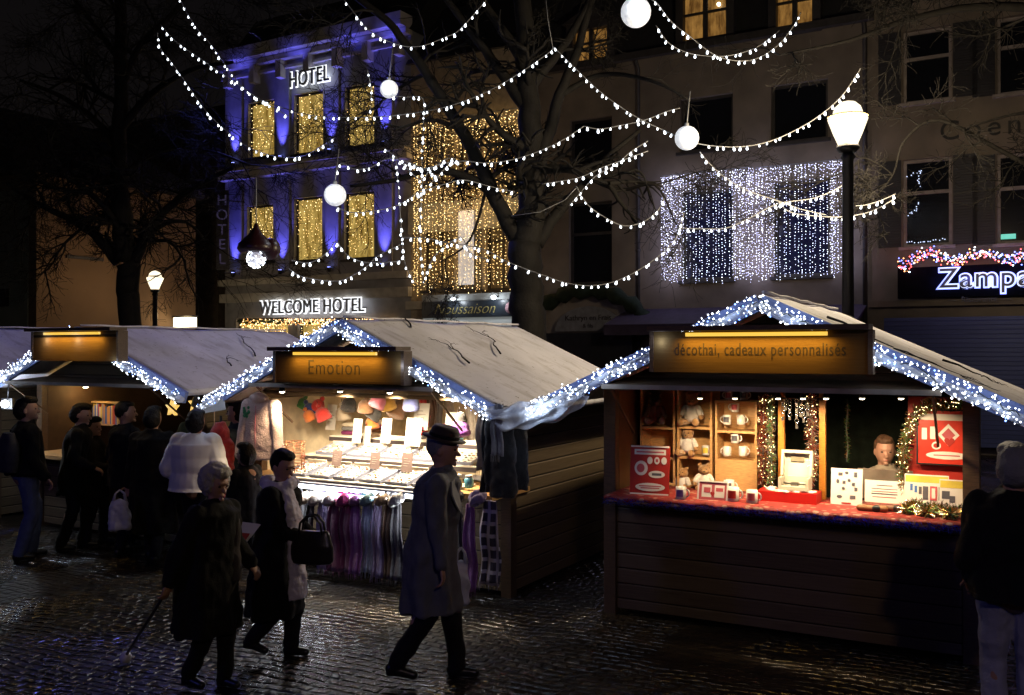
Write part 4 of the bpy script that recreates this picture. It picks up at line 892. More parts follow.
# ============================================================ stall C: gifts
zc = 1.10
def hal(key, x, y, z, label, pw, col=(1, .72, .42)):
    r = put(key, x, y, z, 'spot_lamp', label, 'spot lamp', 'small halogen spots under the stall headers')
    m = MB(); m.lathe((0, 0, 0), [(.012, .04), (.025, .0), (.028, -.010)], 12); m.build('shade', M_dark, r); m = MB(); m.ell((0, 0, -.011), (.020, .020, .010)); m.build('bulb', M_halog, r)
    m = MB(); m.tube([(0, 0, .04), (0, .03, .10)], .008, 5); m.build('arm', M_black, r)
    l = lamp('halogen_light', (0, 0, -.05), col, pw * 1.6, .03, 'SPOT', spot=R(108), parent=r, blend=.5); l.rotation_euler = (R(34), 0, 0)
for i, (px, d, pw) in enumerate(((778, 'above the key rings', 15), (803, 'between the tinsel columns', 13), (826, 'right of the right tinsel column', 15), (862, 'above the vendor in the gift stall', 16), (901, 'nearest the red poster', 20), (700, 'above the teddy bear shelves', 17), (735, 'above the mug shelves', 17))):
    q = loc('C', px, 397, -.26); hal('C', q.x, -.26, q.z, 'tiny halogen spot ' + d, pw)
# spots in the ceiling behind the header that light shelves and poster
# cloth
cl = put('C', 0, 0, 0, 'counter_cloth', 'red patterned cloth on the gift stall counter with a glittering blue fringe', 'cloth')
m = MB(); n = 60; vs = []; x0c, x1c = -1.36, 1.46
prof = [(.40, zc + .004), (.15, zc + .006), (-.35, zc + .006), (-.378, zc - .003), (-.384, zc - .03)]
for i in range(n + 1):
    x = x0c + (x1c - x0c) * i / n
    for j, (y, z) in enumerate(prof): vs.append((x, y - (.012 * math.sin(x * 30) if j == 4 else 0), z + (.012 * math.sin(x * 23) if j == 4 else .002 * math.sin(x * 17 + j))))
fs = [(i * 5 + j, (i + 1) * 5 + j, (i + 1) * 5 + j + 1, i * 5 + j + 1) for i in range(n) for j in range(4)]
m.add(vs, fs, True); o = m.build('cloth', M_redc, cl); md = o.modifiers.new('s', 'SOLIDIFY'); md.thickness = .003
m = MB()
for i in range(1400):
    x = random.uniform(x0c, x1c); z = zc - .012 - random.random() * .05; y = -.392 - random.random() * .03; a = random.uniform(0, 3.14); L_ = .022
    m.m = random.choice((0, 0, 0, 1)); d = Vector((math.cos(a) * L_, random.uniform(-.01, .01), math.sin(a) * L_)); p = Vector((x, y, z)); m.add([p - d, p + d, p + Vector((.004, -.008, .006))], [(0, 1, 2)])
tag(m.build('tinsel_fringe', [mat('blue_foil', (.10, .14, .95), .35, .0, vary=0), mat('violet_foil', (.25, .08, .4), .25, .7)], cl), kind='stuff')
# shelves
def shelf(px0, px1, tops, bottom, yl, dep, label, th=.02, solid=None):
    a = loc('C', px0, tops[0], yl); b = loc('C', px1, tops[0], yl); x0, x1 = a.x, b.x; mid = (px0 + px1) / 2
    z1 = loc('C', mid, tops[0], yl).z; z0 = loc('C', mid, bottom, yl).z; z0 = max(z0, zc + .01)
    r = put('C', 0, 0, 0, 'shelf_unit', label, 'shelf', 'pine shelf units of the gift stall')
    m = MB(); m.box(x0, x0 + th, yl, yl + dep, z0, z1); m.box(x1 - th, x1, yl, yl + dep, z0, z1); m.build('side_panel', M_pine, r)
    m = MB(); m.box(x0 + th, x1 - th, yl + dep - .012, yl + dep, z0, z1); m.build('back_panel', M_pine, r)
    for t in list(tops) + [bottom]:
        z = max(loc('C', mid, t, yl).z, z0 + .02); m = MB(); m.box(x0 + th, x1 - th, yl + .002, yl + dep - .013, z - th, z); m.build('shelf', M_pine, r)
    if solid: z = loc('C', mid, solid, yl).z; m = MB(); m.box(x0 + th, x1 - th, yl + .004, yl + .02, z0 + .02, z - th - .002); m.build('front_panel', M_pine, r)
    return r
shelf(640, 675, (388, 427, 457), 497, .42, .26, 'leftmost pine shelf unit holding the grey toy bear')
shelf(677, 712, (388, 427, 457), 496, .40, .26, 'middle pine shelf unit full of teddy bears in white shirts')
shelf(715, 757, (401, 431, 460), 494, .38, .24, 'right pine shelf unit with printed mugs and a plain lower panel', solid=460)
def teddy(px, py, yl, h, label, fur=None, shirt=True, rz=0):
    q = loc('C', px, py, yl); fur = fur or M_fur; r = put('C', q.x, yl, q.z, 'teddy_bear', label, 'teddy bear', 'teddy bears on the pine shelves', rz); k = h / .30
    m = MB(); m.ell((0, 0, .10 * k), (.065 * k, .055 * k, .085 * k)); m.ell((0, -.005 * k, .22 * k), (.062 * k, .055 * k, .055 * k)); m.ell((0, -.055 * k, .205 * k), (.03 * k, .025 * k, .024 * k))
    for s in (-1, 1):
        m.ell((s * .045 * k, 0, .272 * k), (.022 * k, .012 * k, .022 * k)); m.cap((s * .06 * k, -.01, .15 * k), (s * .095 * k, -.04 * k, .08 * k), .026 * k, .024 * k)
        m.cap((s * .04 * k, -.02, .035 * k), (s * .065 * k, -.10 * k, .030 * k), .032 * k, .030 * k); m.ell((s * .066 * k, -.125 * k, .038 * k), (.030 * k, .018 * k, .036 * k))
    remesh(m, .006, 'body', fur, r, smooth=1)
    m = MB()
    for s in (-1, 1): m.ell((s * .022 * k, -.056 * k, .233 * k), (.006 * k,) * 3, n=8, k=6)
    m.ell((0, -.079 * k, .212 * k), (.010 * k, .006 * k, .007 * k), n=8, k=6); m.build('eyes_and_nose', M_black, r)
    if shirt:
        m = MB(); m.lathe((0, 0, 0), [(.05 * k, .035 * k), (.074 * k, .06 * k), (.076 * k, .11 * k), (.066 * k, .15 * k), (.042 * k, .175 * k)], 14)
        for s in (-1, 1): m.cap((s * .055 * k, -.01, .15 * k), (s * .085 * k, -.03 * k, .105 * k), .033 * k, .031 * k, 8)
        m.build('shirt', M_shirt, r)
teddy(655, 424, .50, .30, 'grey toy bear without shirt in the leftmost shelf unit', M_fur2, False, .3)
teddy(692, 425.5, .48, .31, 'teddy bear in a white shirt on the top shelf of the middle unit')
teddy(688, 455.5, .47, .27, 'teddy bear in a white shirt on the second shelf beside a mug')
teddy(683, 493, .46, .25, 'small teddy bear at the lower left of the middle unit', rz=-.2)
teddy(704, 491, .40, .26, 'teddy bear at the lower right of the middle unit', rz=.3)
def mug(px, py, yl, label, k=1.0, print_m=None, side=1, rz=0):
    q = loc('C', px, py, yl) if yl is not None else ctr(px, py, zc + .009)
    r = put('C', q.x, q.y, q.z, 'mug', label, 'mug', 'printed mugs of the gift stall', rz)
    m = MB(); m.lathe((0, 0, 0), [(.036 * k, 0), (.040 * k, .006), (.040 * k, .092 * k), (.036 * k, .092 * k), (.035 * k, .012)], 18); m.build('cup', M_ceram, r)
    m = MB(); m.tube([(side * (.039 + .024 * math.sin(a)) * k, 0, (.047 - .028 * math.cos(a)) * k) for a in [math.pi * t / 8 for t in range(9)]], .006 * k, 6); m.build('handle', M_ceram, r)
    if print_m:
        m = MB(); pts = []
        for z in (.022, .074):
            for t in range(9): a = -math.pi / 2 - .7 + 1.4 * t / 8; pts.append((math.cos(a) * .0412 * k, math.sin(a) * .0412 * k, z * k))
        m.add(pts, [(t, t + 1, t + 10, t + 9) for t in range(8)]); m.build('print', print_m, r)
MG = [(735, 412, .44, 'white printed mug on top of the mug pyramid, upper shelf', M_pink, -1), (727, 424.5, .44, 'mug at the lower left of the upper mug pyramid', M_gray, -1), (741, 424.5, .44, 'plain white mug at the lower right of the upper mug pyramid', None, 1),
      (735, 443, .44, 'mug with grey picture standing on two others, middle shelf', M_gray, 1), (727, 456, .44, 'plain mug lower left on the middle mug shelf', None, -1), (743, 456, .44, 'mug with faint print lower right on the middle mug shelf', None, 1),
      (706, 455, .46, 'mug beside the second shelf teddy bear', M_yel, 1), (729, 400, .44, 'mug on top of the mug shelf, left', M_pink, -1), (744, 400, .44, 'mug on top of the mug shelf, right', M_gray, 1)]
for px, py, yl, lb, pm, s in MG: mug(px, py, yl, lb, .92, pm, s)
for px, py, yl, lb, pm, k in ((681, 499, .08, 'mug with violet print in front of the teddy shelves', mat('print_violet', (.25, .12, .4), .5), 1.1), (729, 492, .22, 'white mug alone before the plain shelf panel', M_gray, 1.15), (733, 501, -.02, 'mug with a big red heart print on the counter', M_red, 1.25), (752, 503, -.06, 'mug with violet and red picture beside the red box', M_pink, 1.15)): q = ctr(px, py, zc + .008); mug(px, py, None, lb, k, pm)
# boards with prints: panel + pieces
def board(name, key, px, py, yl, w, h, label, base_m, prints, tilt=12, rz=0, frame_m=None, cat='sign', group=None):
    if yl is None: q = ctr(px, py, zc + .009); yl = q.y
    else: q = loc(key, px, py, yl)
    r = put(key, q.x, yl, q.z, name, label, cat, group, rz)
    m = MB(); m.box(-w / 2, w / 2, 0, .008, 0, h); p = m.build('panel', base_m, r); T = Matrix.Rotation(-R(tilt), 4, 'X'); objs = [p]
    if frame_m: m = MB(); t = .012; m.box(-w / 2 - t, w / 2 + t, -.006, .012, -t, -.0005); m.box(-w / 2 - t, w / 2 + t, -.006, .012, h + .0005, h + t); m.box(-w / 2 - t, -w / 2 - .0005, -.006, .012, 0, h); m.box(w / 2 + .0005, w / 2 + t, -.006, .012, 0, h); objs.append(m.build('frame', frame_m, r))
    mats = []; m = MB()
    for k, (shape, cx, cz, sw, sh, mt) in enumerate(prints):
        if mt not in mats: mats.append(mt)
        m.m = mats.index(mt); X = (cx - .5) * w; Z = cz * h; a = sw * w / 2; b = sh * h / 2; y = -.0012 - .0006 * (k % 8)
        if shape == 'r': m.add([(X - a, y, Z - b), (X + a, y, Z - b), (X + a, y, Z + b), (X - a, y, Z + b)], [(0, 1, 2, 3)])
        elif shape == 'o': m.add([(X + a * math.cos(t * math.pi / 9), y, Z + b * math.sin(t * math.pi / 9)) for t in range(18)], [tuple(range(18))])
        elif shape == 'd': m.add([(X - a, y, Z), (X, y, Z - b), (X + a, y, Z), (X, y, Z + b)], [(0, 1, 2, 3)])
        elif shape == 'h': m.add([(X + a * math.sin(t * math.pi / 12) ** 3, y, Z + b * (13 * math.cos(t * math.pi / 12) - 5 * math.cos(t * math.pi / 6) - 2 * math.cos(t * math.pi / 4) - math.cos(t * math.pi / 3)) / 16) for t in range(24)], [tuple(range(24))])
    if prints: objs.append(m.build('print', mats, r))
    for o in objs: o.matrix_local = T
    return r
pr = [('r', .5, .87, .8, .11, M_paper), ('r', .5, .87, .7, .03, M_pink), ('o', .28, .54, .34, .30, M_paper), ('o', .27, .54, .20, .18, M_pink), ('o', .50, .70, .14, .15, M_paper), ('o', .68, .70, .14, .15, M_paper), ('o', .86, .70, .14, .15, M_paper),
      ('r', .68, .70, .06, .06, M_pink), ('r', .50, .70, .05, .06, M_pink), ('o', .68, .42, .42, .15, M_paper), ('r', .68, .42, .24, .05, M_gray), ('o', .52, .16, .76, .17, M_paper), ('r', .52, .18, .56, .02, M_pink), ('r', .52, .14, .48, .02, M_pink), ('r', .5, .02, .98, .03, M_paper), ('r', .5, .98, .98, .03, M_paper)]
board('price_board', 'C', 649, 495, None, .34, .42, 'red price board with a mug picture at the left end of the gift counter', M_red, pr, 8, .15)
board('price_card', 'C', 712, 500, None, .23, .145, 'small white framed card with red print between the mugs', M_pink, [('r', .28, .5, .36, .7, M_paper), ('r', .75, .5, .36, .7, M_paper), ('h', .5, .35, .16, .3, M_red), ('r', .3, .55, .24, .3, M_pink), ('r', .75, .6, .26, .2, M_pink)], 14, .0, M_paper)
ic = [(.30, .84, .14, .09), (.50, .88, .12, .08), (.78, .84, .10, .14), (.22, .64, .10, .12), (.42, .62, .10, .08), (.58, .68, .10, .08), (.72, .58, .10, .08), (.40, .46, .10, .08), (.80, .44, .10, .1), (.28, .22, .18, .09), (.70, .22, .18, .10)]
board('price_card', 'C', 846, 505, None, .24, .29, 'tall white card covered in small dark watch pictures', M_paper, [('o' if i % 2 else 'r', a, b, c, d, M_gray) for i, (a, b, c, d) in enumerate(ic)] + [('r', .5, .05, .3, .04, M_red)], 8)
board('price_card', 'C', 884, 503, None, .30, .18, 'landscape white card with dark and red text lines', M_paper, [('r', .5, .62, .66, .035, M_gray), ('r', .5, .50, .66, .035, M_pink), ('r', .5, .40, .66, .05, M_gray), ('r', .5, .26, .60, .03, M_pink), ('r', .5, .78, .4, .03, M_gray)], 10)
# red stall wall poster
board('red_backing_board', 'C', 943, 497, .42, .52, .80, 'tall red backing panel at the right end of the gift stall', M_red, [('o', .35, .95, .3, .1, mat('warm_gold', (.75, .35, .12), .5))], 0)
board('poster', 'C', 944, 464, .36, .38, .42, 'framed red poster with white pictures and a large oval', mat('poster_red', (.66, .05, .03), .3), [('r', .5, .88, .94, .12, M_paper), ('r', .12, .56, .10, .22, M_paper), ('r', .28, .58, .10, .24, M_paper), ('d', .58, .55, .42, .42, M_paper), ('d', .58, .55, .26, .26, M_pink), ('h', .6, .42, .2, .2, M_red), ('o', .35, .34, .18, .15, M_paper), ('o', .35, .34, .11, .09, M_red), ('o', .92, .62, .14, .14, M_paper), ('o', .55, .16, .80, .15, M_paper), ('r', .55, .16, .5, .02, M_pink)], 2, 0, M_dark)
board('price_board', 'C', 926, 508, None, .32, .26, 'white sheet with yellow header and phone cases leaning left of its twin', M_paper, [('r', .5, .86, .96, .2, M_yel), ('r', .16, .6, .06, .2, M_blu), ('r', .26, .55, .06, .2, M_blu), ('r', .36, .52, .07, .22, M_gray), ('r', .48, .45, .12, .40, M_gray), ('r', .66, .45, .16, .42, M_pink), ('r', .84, .45, .13, .40, M_gray), ('r', .66, .45, .08, .3, M_paper)], 10)
board('price_board', 'C', 957, 513, None, .25, .25, 'white sheet with yellow header and dark cases under the framed poster', M_paper, [('r', .5, .85, .96, .22, M_yel), ('r', .18, .52, .22, .24, M_gray), ('r', .36, .40, .16, .2, M_gray), ('r', .7, .5, .1, .3, M_pink), ('r', .85, .45, .1, .3, M_gray), ('r', .45, .12, .14, .14, M_blu), ('r', .65, .14, .14, .1, M_gray)], 10)
# posts with tinsel
for px, lb in ((781, 'left'), (822, 'right')):
    q = loc('C', px, 400, .24); r = put('C', q.x, .24, zc + .01, 'wooden_post', '%s orange pine post of the small framed window over the red box' % lb, 'post')
    m = MB(); m.box(-.025, .025, 0, .05, 0, .97); m.build('post', mat('orange_pine', (.50, .20, .03), .4, stretch=(4, 4, 20)), r)
M_foil = [mat('gold_foil', (.75, .45, .15), .22, .85, vary=0), mat('silver_foil', (.75, .72, .66), .2, .9, vary=0), mat('red_foil', (.55, .10, .06), .25, .8, vary=0), mat('green_foil', (.10, .28, .08), .3, .6, vary=0)]
def tinsel(key, path, rad, label, mix=(0, 1, 2), n=900, seed=1, leds=0):
    random.seed(seed); pts = [Vector(p) for p in path]; org = pts[0]; r = put(key, org.x, org.y, org.z, 'tinsel_garland', label, 'tinsel'); m = MB()
    acc = [0]
    for a, b in zip(pts, pts[1:]): acc.append(acc[-1] + (b - a).length)
    n = int(n * acc[-1])
    for _ in range(n):
        s = random.random() * acc[-1]; j = max(i for i in range(len(acc)) if acc[i] <= s); j = min(j, len(pts) - 2)
        c = pts[j].lerp(pts[j + 1], (s - acc[j]) / (acc[j + 1] - acc[j])) - org
        d = Vector((random.gauss(0, 1), random.gauss(0, 1), random.gauss(0, 1))).normalized(); e = d.orthogonal().normalized() * .004; L_ = rad * random.uniform(.6, 1.25); m.m = random.choice(mix)
        m.add([c + e, c - e, c + d * L_ - e * .5, c + d * L_ + e * .5], [(0, 1, 3, 2)] if False else [(0, 1, 2, 3)])
    tag(m.build('tinsel', M_foil, r), kind='stuff')
    m = MB(); m.tube([p - org for p in pts], .006, 5); m.build('core_wire', M_cable, r)
    if leds:
        m = MB()
        for _ in range(leds):
            j = random.randrange(len(pts) - 1); c = pts[j].lerp(pts[j + 1], random.random()) - org; m.octa((c.x + random.uniform(-rad, rad) * .8, c.y - rad * .8, c.z + random.uniform(-rad, rad) * .5), .0035)
        tag(m.build('fairy_lights', M_goldb, r), kind='stuff')
def vpath(px, t, b, yl, k=8): return [loc('C', px + .8 * math.sin(i * 1.3), t + (b - t) * i / k, yl) for i in range(k + 1)]
tinsel('C', vpath(763, 396, 484, .26), .050, 'red gold tinsel column beside the mug shelves', (0, 2, 2, 1), 1300, 1, 40)
tinsel('C', vpath(771, 396, 484, .22), .045, 'silver gold tinsel column left of the key rings', (0, 1, 1, 3), 1300, 2, 40)
tinsel('C', vpath(812, 396, 482, .20), .055, 'silver red tinsel column in front of the right orange post', (0, 1, 2, 1), 1500, 3, 50)
pts = [loc('C', a, b, .34) for a, b in ((904, 490), (903, 470), (904, 450), (909, 428), (916, 412), (930, 405), (950, 404), (966, 404))]
tinsel('C', pts, .060, 'gold tinsel arch with tiny lights around the red poster', (0, 0, 1, 3), 1300, 4, 90)
tinsel('C', vpath(847, 400, 462, 1.2), .03, 'thin green tinsel strand hanging in the dark behind the vendor', (3, 3, 0), 500, 5)
tinsel('C', [loc('C', a, b, .52) for a, b in ((713, 396), (713, 430), (713, 426))][:2], .035, 'short green tinsel strand between two shelf units', (3, 3, 0), 900, 6)
pts = [ctr(a, b, zc + .05) for a, b in ((905, 509), (915, 506), (926, 512), (938, 509), (950, 514), (960, 512))]
tinsel('C', pts, .065, 'heap of gold tinsel lying on the red counter', (0, 0, 0, 1, 3), 1500, 7)
# red box and white case
q = ctr(792, 499, zc + .008); yb_ = .06; r = put('C', q.x, yb_, zc + .008, 'display_box', 'low red display box lined with white fluff', 'box')
m = MB(); m.box(-.235, .235, -.12, .12, 0, .085); m.build('box', mat('box_red', (.6, .02, .015), .35, vary=.08), r)
m = MB()
for i in range(26): m.ell((random.uniform(-.2, .2), random.uniform(-.10, .10), .085), (.035, .03, .015), n=8, k=6)
remesh(m, .006, 'fluff', M_shirt, r, wob=.004, wscale=40)
q = loc('C', 795, 489, yb_); r = put('C', q.x, yb_, zc + .105, 'engraving_machine', 'open cream white machine case standing in the red box', 'machine')
M_case = mat('cream_plastic', (.70, .66, .52), .4, vary=.03)
m = MB(); m.box(-.12, .12, -.08, .09, 0, .03); m.box(-.12, -.10, -.08, .09, .031, .10); m.box(.10, .12, -.08, .09, .031, .10); m.box(-.099, .099, .07, .09, .031, .10); m.build('base', M_case, r)
m = MB(); M_ = Matrix.Rotation(-R(12), 4, 'X'); M_.translation = Vector((0, .08, .10)); m.box(-.125, .125, 0, .02, 0, .21, M_); m.box(-.125, -.105, -.05, -.001, 0, .21, M_); m.box(.105, .125, -.05, -.001, 0, .21, M_); m.box(-.104, .104, -.05, -.001, .185, .21, M_)
m.m = 1; m.box(-.055, .055, -.012, -.001, .12, .17, M_); m.build('lid', [M_case, mat('lid_window', (.30, .26, .18), .3)], r)
m = MB(); m.cap((-.08, 0, .05), (.08, 0, .05), .012, .012, 8); m.box(-.03, .03, -.03, .03, .03, .06); m.build('carriage', mat('steel', (.5, .48, .42), .3, .8), r)
# key rings
random.seed(5)
rail = loc('C', 801, 398, .10); r = put('C', rail.x, .10, 1.95, 'key_ring_rail', 'thin rail carrying rows of silver key rings', 'rail'); m = MB(); m.cap((-.16, 0, 0), (.18, 0, 0), .006, .006, 6); m.build('rail', M_dark, r)
for i, (px, ln, lb) in enumerate(((783, .15, 'first key ring strand from the left orange post'), (786, .09, 'short key ring strand with a round tag'), (790, .17, 'long thin key ring strand in the middle'), (797, .20, 'lowest hanging key ring strand'), (801, .13, 'key ring strand with a wide tag'), (804, .17, 'key ring strand beside the heart shaped tag'), (808, .08, 'heart shaped tag nearest the right tinsel'))):
    q = loc('C', px, 398, .10); r = put('C', q.x, .085, 1.945, 'key_ring', lb, 'key ring', 'key rings over the red box'); m = MB(); z = 0
    while z > -ln:
        k = random.choice((.010, .013, .016)); m.tube([(math.cos(t * math.pi / 5) * k, 0, z - k + math.sin(t * math.pi / 5) * k) for t in range(11)], .0025, 4); z -= 2 * k
        if random.random() < .35: m.box(-.010, .010, -.002, .002, z - .03, z); z -= .03
    m.build('chain', mat('chrome', (.8, .78, .72), .15, .95, vary=0), r)
# laptop / grey panel, rolls
q = ctr(885, 500, zc + .008); r = put('C', q.x, q.y + .03, zc + .008, 'laptop', 'grey back of an open laptop in front of the vendor', 'laptop')
m = MB(); m.box(-.20, .20, .0, .26, 0, .018); m.build('keyboard_base', M_black, r); m = MB(); M_ = Matrix.Rotation(R(8), 4, 'X'); m.box(-.21, .21, -.012, .0, .02, .27, M_); m.build('screen_lid', mat('laptop_grey', (.22, .20, .16), .35, .3), r)
for px, lb, cm, y in ((872, 'brown paper roll lying on the counter, left one', mat('kraft', (.35, .16, .06), .6), -.2), (893, 'black banded paper roll beside the brown one', mat('kraft_dark', (.20, .09, .05), .6), -.21)):
    q = ctr(px, 509, zc + .03); r = put('C', q.x, q.y, zc + .034, 'paper_roll', lb, 'roll'); m = MB(); m.cap((-.09, 0, 0), (.09, .015, 0), .025, .025, 12); m.build('roll', cm, r); m = MB(); m.cap((.02, .003, 0), (.04, .006, 0), .027, .027, 12); m.build('band', M_black, r)
q = ctr(913, 506, zc + .008); r = put('C', q.x, q.y, zc + .008, 'paper_bag', 'small crumpled brown paper bag behind the gold tinsel', 'bag'); m = MB(); m.poly([(-.06, 0, 0), (.06, 0, 0), (.05, 0, .12), (.01, 0, .10), (-.045, 0, .13)], (0, .07, 0)); m.build('bag', mat('kraft_bag', (.42, .26, .12), .8, bump=.6, bscale=30), r)
# dark goods wall behind the vendor
m = MB(); m.box(-.45, 1.38, 2.2, 2.25, .1, 2.1); o = m.build('dark_curtain', mat('dark_green_cloth', (.012, .02, .012), .95, vary=.6, scale=9, bump=1, bscale=14), sC)
m = MB(); m.box(-1.38, -.46, 1.0, 1.04, .1, 2.0); m.build('inner_partition', mat('brown_panel', (.10, .035, .018), .7), sC)
random.seed(9); m = MB()

# ============================================================ stall B: scarves and jewellery
zb = 1.0
lamps = ((-.80, -.50), (-.35, -.12), (.3, -.12), (.95, -.12), (-.6, 1.5), (.6, 1.5))
for i, (x, y) in enumerate(lamps):
    r = put('B', x, y, 1.93, 'ceiling_spot', ('bright spot lamp under the roof of the scarf stall, %s row, %s') % ('front' if y < 1 else 'rear', ('far left', 'second from left', 'second from right', 'far right', 'left', 'right')[i]), 'spot lamp', 'bright spots inside the scarf stall')
    m = MB(); m.lathe((0, 0, 0), [(.02, .06), (.035, 0), (.038, -.012)], 12); m.build('shade', M_dark, r); m = MB(); m.ell((0, 0, -.014), (.028, .028, .012)); m.build('bulb', M_halog, r)
    l = lamp('spot_light', (0, 0, -.08), (1, .78, .52), (50 if i == 0 else 118), .05, 'SPOT', spot=R(140), parent=r, blend=.7); l.rotation_euler = (R(25 if y < 1 else -5), 0, 0)
# stepped table
r = put('B', 0, 0, 0, 'stepped_table', 'white stepped display table filling the scarf stall', 'table')
M_lin = mat('table_linen', (.78, .72, .60), .8); M_edge = mat('dark_edge', (.05, .04, .045), .6)
for z, y0, y1 in ((1.02, -.36, .16), (1.19, .17, .62), (1.36, .63, 1.0)):
    m = MB(); m.box(-1.15, 1.15, y0, y1, z - .03, z); m.m = 1; m.box(-1.15, 1.15, y0 - .004, y0 - .001, z - .06, z - .012); m.build('step', [M_lin, M_edge], r)
m = MB(); m.box(-1.1, 1.1, .2, .98, .1, .98); m.build('pedestal', M_edge, r)
M_trayb = mat('tray_edge', (.30, .33, .45), .5); M_jw = [mat('jewel_silver', (.75, .72, .65), .2, .9, vary=0), mat('jewel_brown', (.25, .12, .06), .4), mat('jewel_grey', (.3, .3, .3), .4), mat('jewel_white', (.85, .82, .75), .5)]
def tray(x, y, z, w, d, lb, seed):
    rnd = random.Random(seed); r = put('B', x, y, z, 'jewellery_tray', lb, 'tray', 'jewellery trays on the stepped table', rnd.uniform(-.05, .05)); T = Matrix.Rotation(R(14), 4, 'X')
    m = MB(); m.box(-w / 2, w / 2, 0, d, 0, .012, T); m.m = 1; m.box(-w / 2 - .006, w / 2 + .006, -.008, -.001, -.0, .03, T); m.box(-w / 2 - .006, -w / 2 - .001, 0, d, 0, .03, T); m.box(w / 2 + .001, w / 2 + .006, 0, d, 0, .03, T); m.m = 0; m.box(-w / 2, w / 2, d + .001, d + .012, 0, .05, T); m.build('tray', [M_lin, M_trayb], r)
    m = MB(); nx = max(3, int(w / .05)); ny = max(3, int(d / .055))
    for i in range(nx):
        for j in range(ny):
            c = T @ Vector((-w / 2 + (i + .5) * w / nx + rnd.uniform(-.006, .006), (j + .5) * d / ny, .022)); k = rnd.uniform(.013, .023); m.m = rnd.choice((0, 1, 2, 3, 3))
            if rnd.random() < .5: m.tube([c + Vector((math.cos(t * math.pi / 4) * k, math.sin(t * math.pi / 4) * k, 0)) for t in range(9)], .0035, 4)
            else: m.ell(c, (k, k * .7, k * .5), n=6, k=4)
    tag(m.build('jewellery', M_jw, r), kind='stuff')
ordn = ('leftmost', 'second', 'third', 'fourth', 'fifth', 'sixth', 'rightmost')
for i in range(6): tray(-.80 + i * .33, -.30, 1.025, .26, .36, 'jewellery tray on the lowest step of the table, %s one' % (ordn[i] if i < 5 else 'rightmost'), i)
for i in range(5): tray(-.80 + i * .42, .22, 1.195, .34, .30, 'jewellery tray on the middle step of the table, %s one' % (ordn[i] if i < 4 else 'rightmost'), 20 + i)
def card(x, y, z, w, h, lb, m_=None, rz=0): 
    r = put('B', x, y, z, 'display_card', lb, 'card', 'white cards among the jewellery', rz); T = Matrix.Rotation(-R(9), 4, 'X'); m = MB(); m.box(-w / 2, w / 2, 0, .006, 0, h, T); m.build('card', m_ or M_paper, r)
    m = MB(); 
    for k in range(4): m.add([T @ Vector((-w * .3, -.002, h * (.3 + .13 * k))), T @ Vector((w * (.1 + .2 * ((k * 7) % 3) / 2), -.002, h * (.3 + .13 * k))), T @ Vector((w * (.1 + .2 * ((k * 7) % 3) / 2), -.002, h * (.33 + .13 * k))), T @ Vector((-w * .3, -.002, h * (.33 + .13 * k)))], [(0, 1, 2, 3)])
    m.build('print', mat('faint_ink', (.45, .40, .36), .7), r)
for i, (px, py, yl, hh, ww, lb) in enumerate(((336, 466, -.05, .165, .125, 'pinkish card standing between the first two front trays'), (374, 469, -.05, .17, .12, 'card standing between the second and third front trays'), (406, 472, -.05, .19, .13, 'card standing behind the hat man on the front step'),
        (356, 443, .45, .27, .12, 'tall white card on the middle step, left'), (366, 444, .55, .20, .10, 'shorter white card on the middle step beside the tall one'), (385, 443, .45, .27, .13, 'tall white card on the middle step, centre'), (412, 446, .45, .30, .20, 'widest white card on the middle step'), (330, 430, .75, .30, .14, 'white vase shaped card on the top step'), (420, 430, .8, .3, .2, 'big white sheet on the top step'), (450, 440, .7, .3, .16, 'white sheet right of the hat man'))):
    q = loc('B', px, py, yl); card(q.x, yl, q.z, ww, hh, lb, mat('backlit_card', (.22, .16, .15), .7) if i < 3 else None)  # front cards darkened in colour to stand for backlighting
for i, (x, n_, lb) in enumerate(((-1.0, 3, 'stack of folded knitwear at the left end of the top step'), (-.62, 4, 'stack of folded knitwear behind the left cards on the top step'), (-.05, 3, 'stack of folded knitwear in the middle of the top step'), (.42, 4, 'stack of folded knitwear right of the middle of the top step'), (.95, 3, 'stack of folded knitwear at the right end of the top step'))):
    r = put('B', x, .80, 1.362, 'folded_knitwear', lb, 'knitwear', 'stacks of folded knitwear'); rk_ = random.Random(i + 5)
    for j in range(n_):
        m = MB(); m.cap((-.09, 0, .022 + j * .046), (.09, 0, .022 + j * .046), .024, .024, 8); m.cap((-.09, .08, .022 + j * .046), (.09, .08, .022 + j * .046), .022, .022, 8); m.box(-.10, .10, .0, .10, .004 + j * .046, .042 + j * .046)
        cc = rk_.choice(('cream', 'beige', 'red', 'teal', 'plum', 'grey', 'pink', 'brown')); nm = 'fold_' + cc; _fc = {'cream': (.62, .55, .42), 'beige': (.45, .33, .22), 'red': (.5, .04, .03), 'teal': (.1, .28, .3), 'plum': (.2, .03, .12), 'grey': (.2, .2, .2), 'pink': (.6, .15, .25), 'brown': (.16, .08, .04)}
        remesh(m, .009, 'garment', mat(nm, _fc[cc], .9, bump=1, bscale=150), r, wob=.006, wscale=18, smooth=1)
# fluorescent strip under the counter edge
r = put('B', 0, 0, 0, 'tube_light', 'bright white tube light under the front edge of the scarf stall counter', 'tube light')
m = MB(); m.cap((-.95, -.40, .945), (.98, -.40, .945), .022, .022, 10); m.build('tube', glow('tube_glow', (.85, .92, 1), 9), r); m = MB(); m.box(-1.05, 1.08, -.43, -.37, .97, .99); m.build('fitting', M_trayb, r)
l = lamp('tube_lamp', (0, -.44, .915), (.86, .90, 1), 24, kind='AREA', size=1.9, sizey=.05, parent=r); l.rotation_euler = (R(-12), 0, 0)
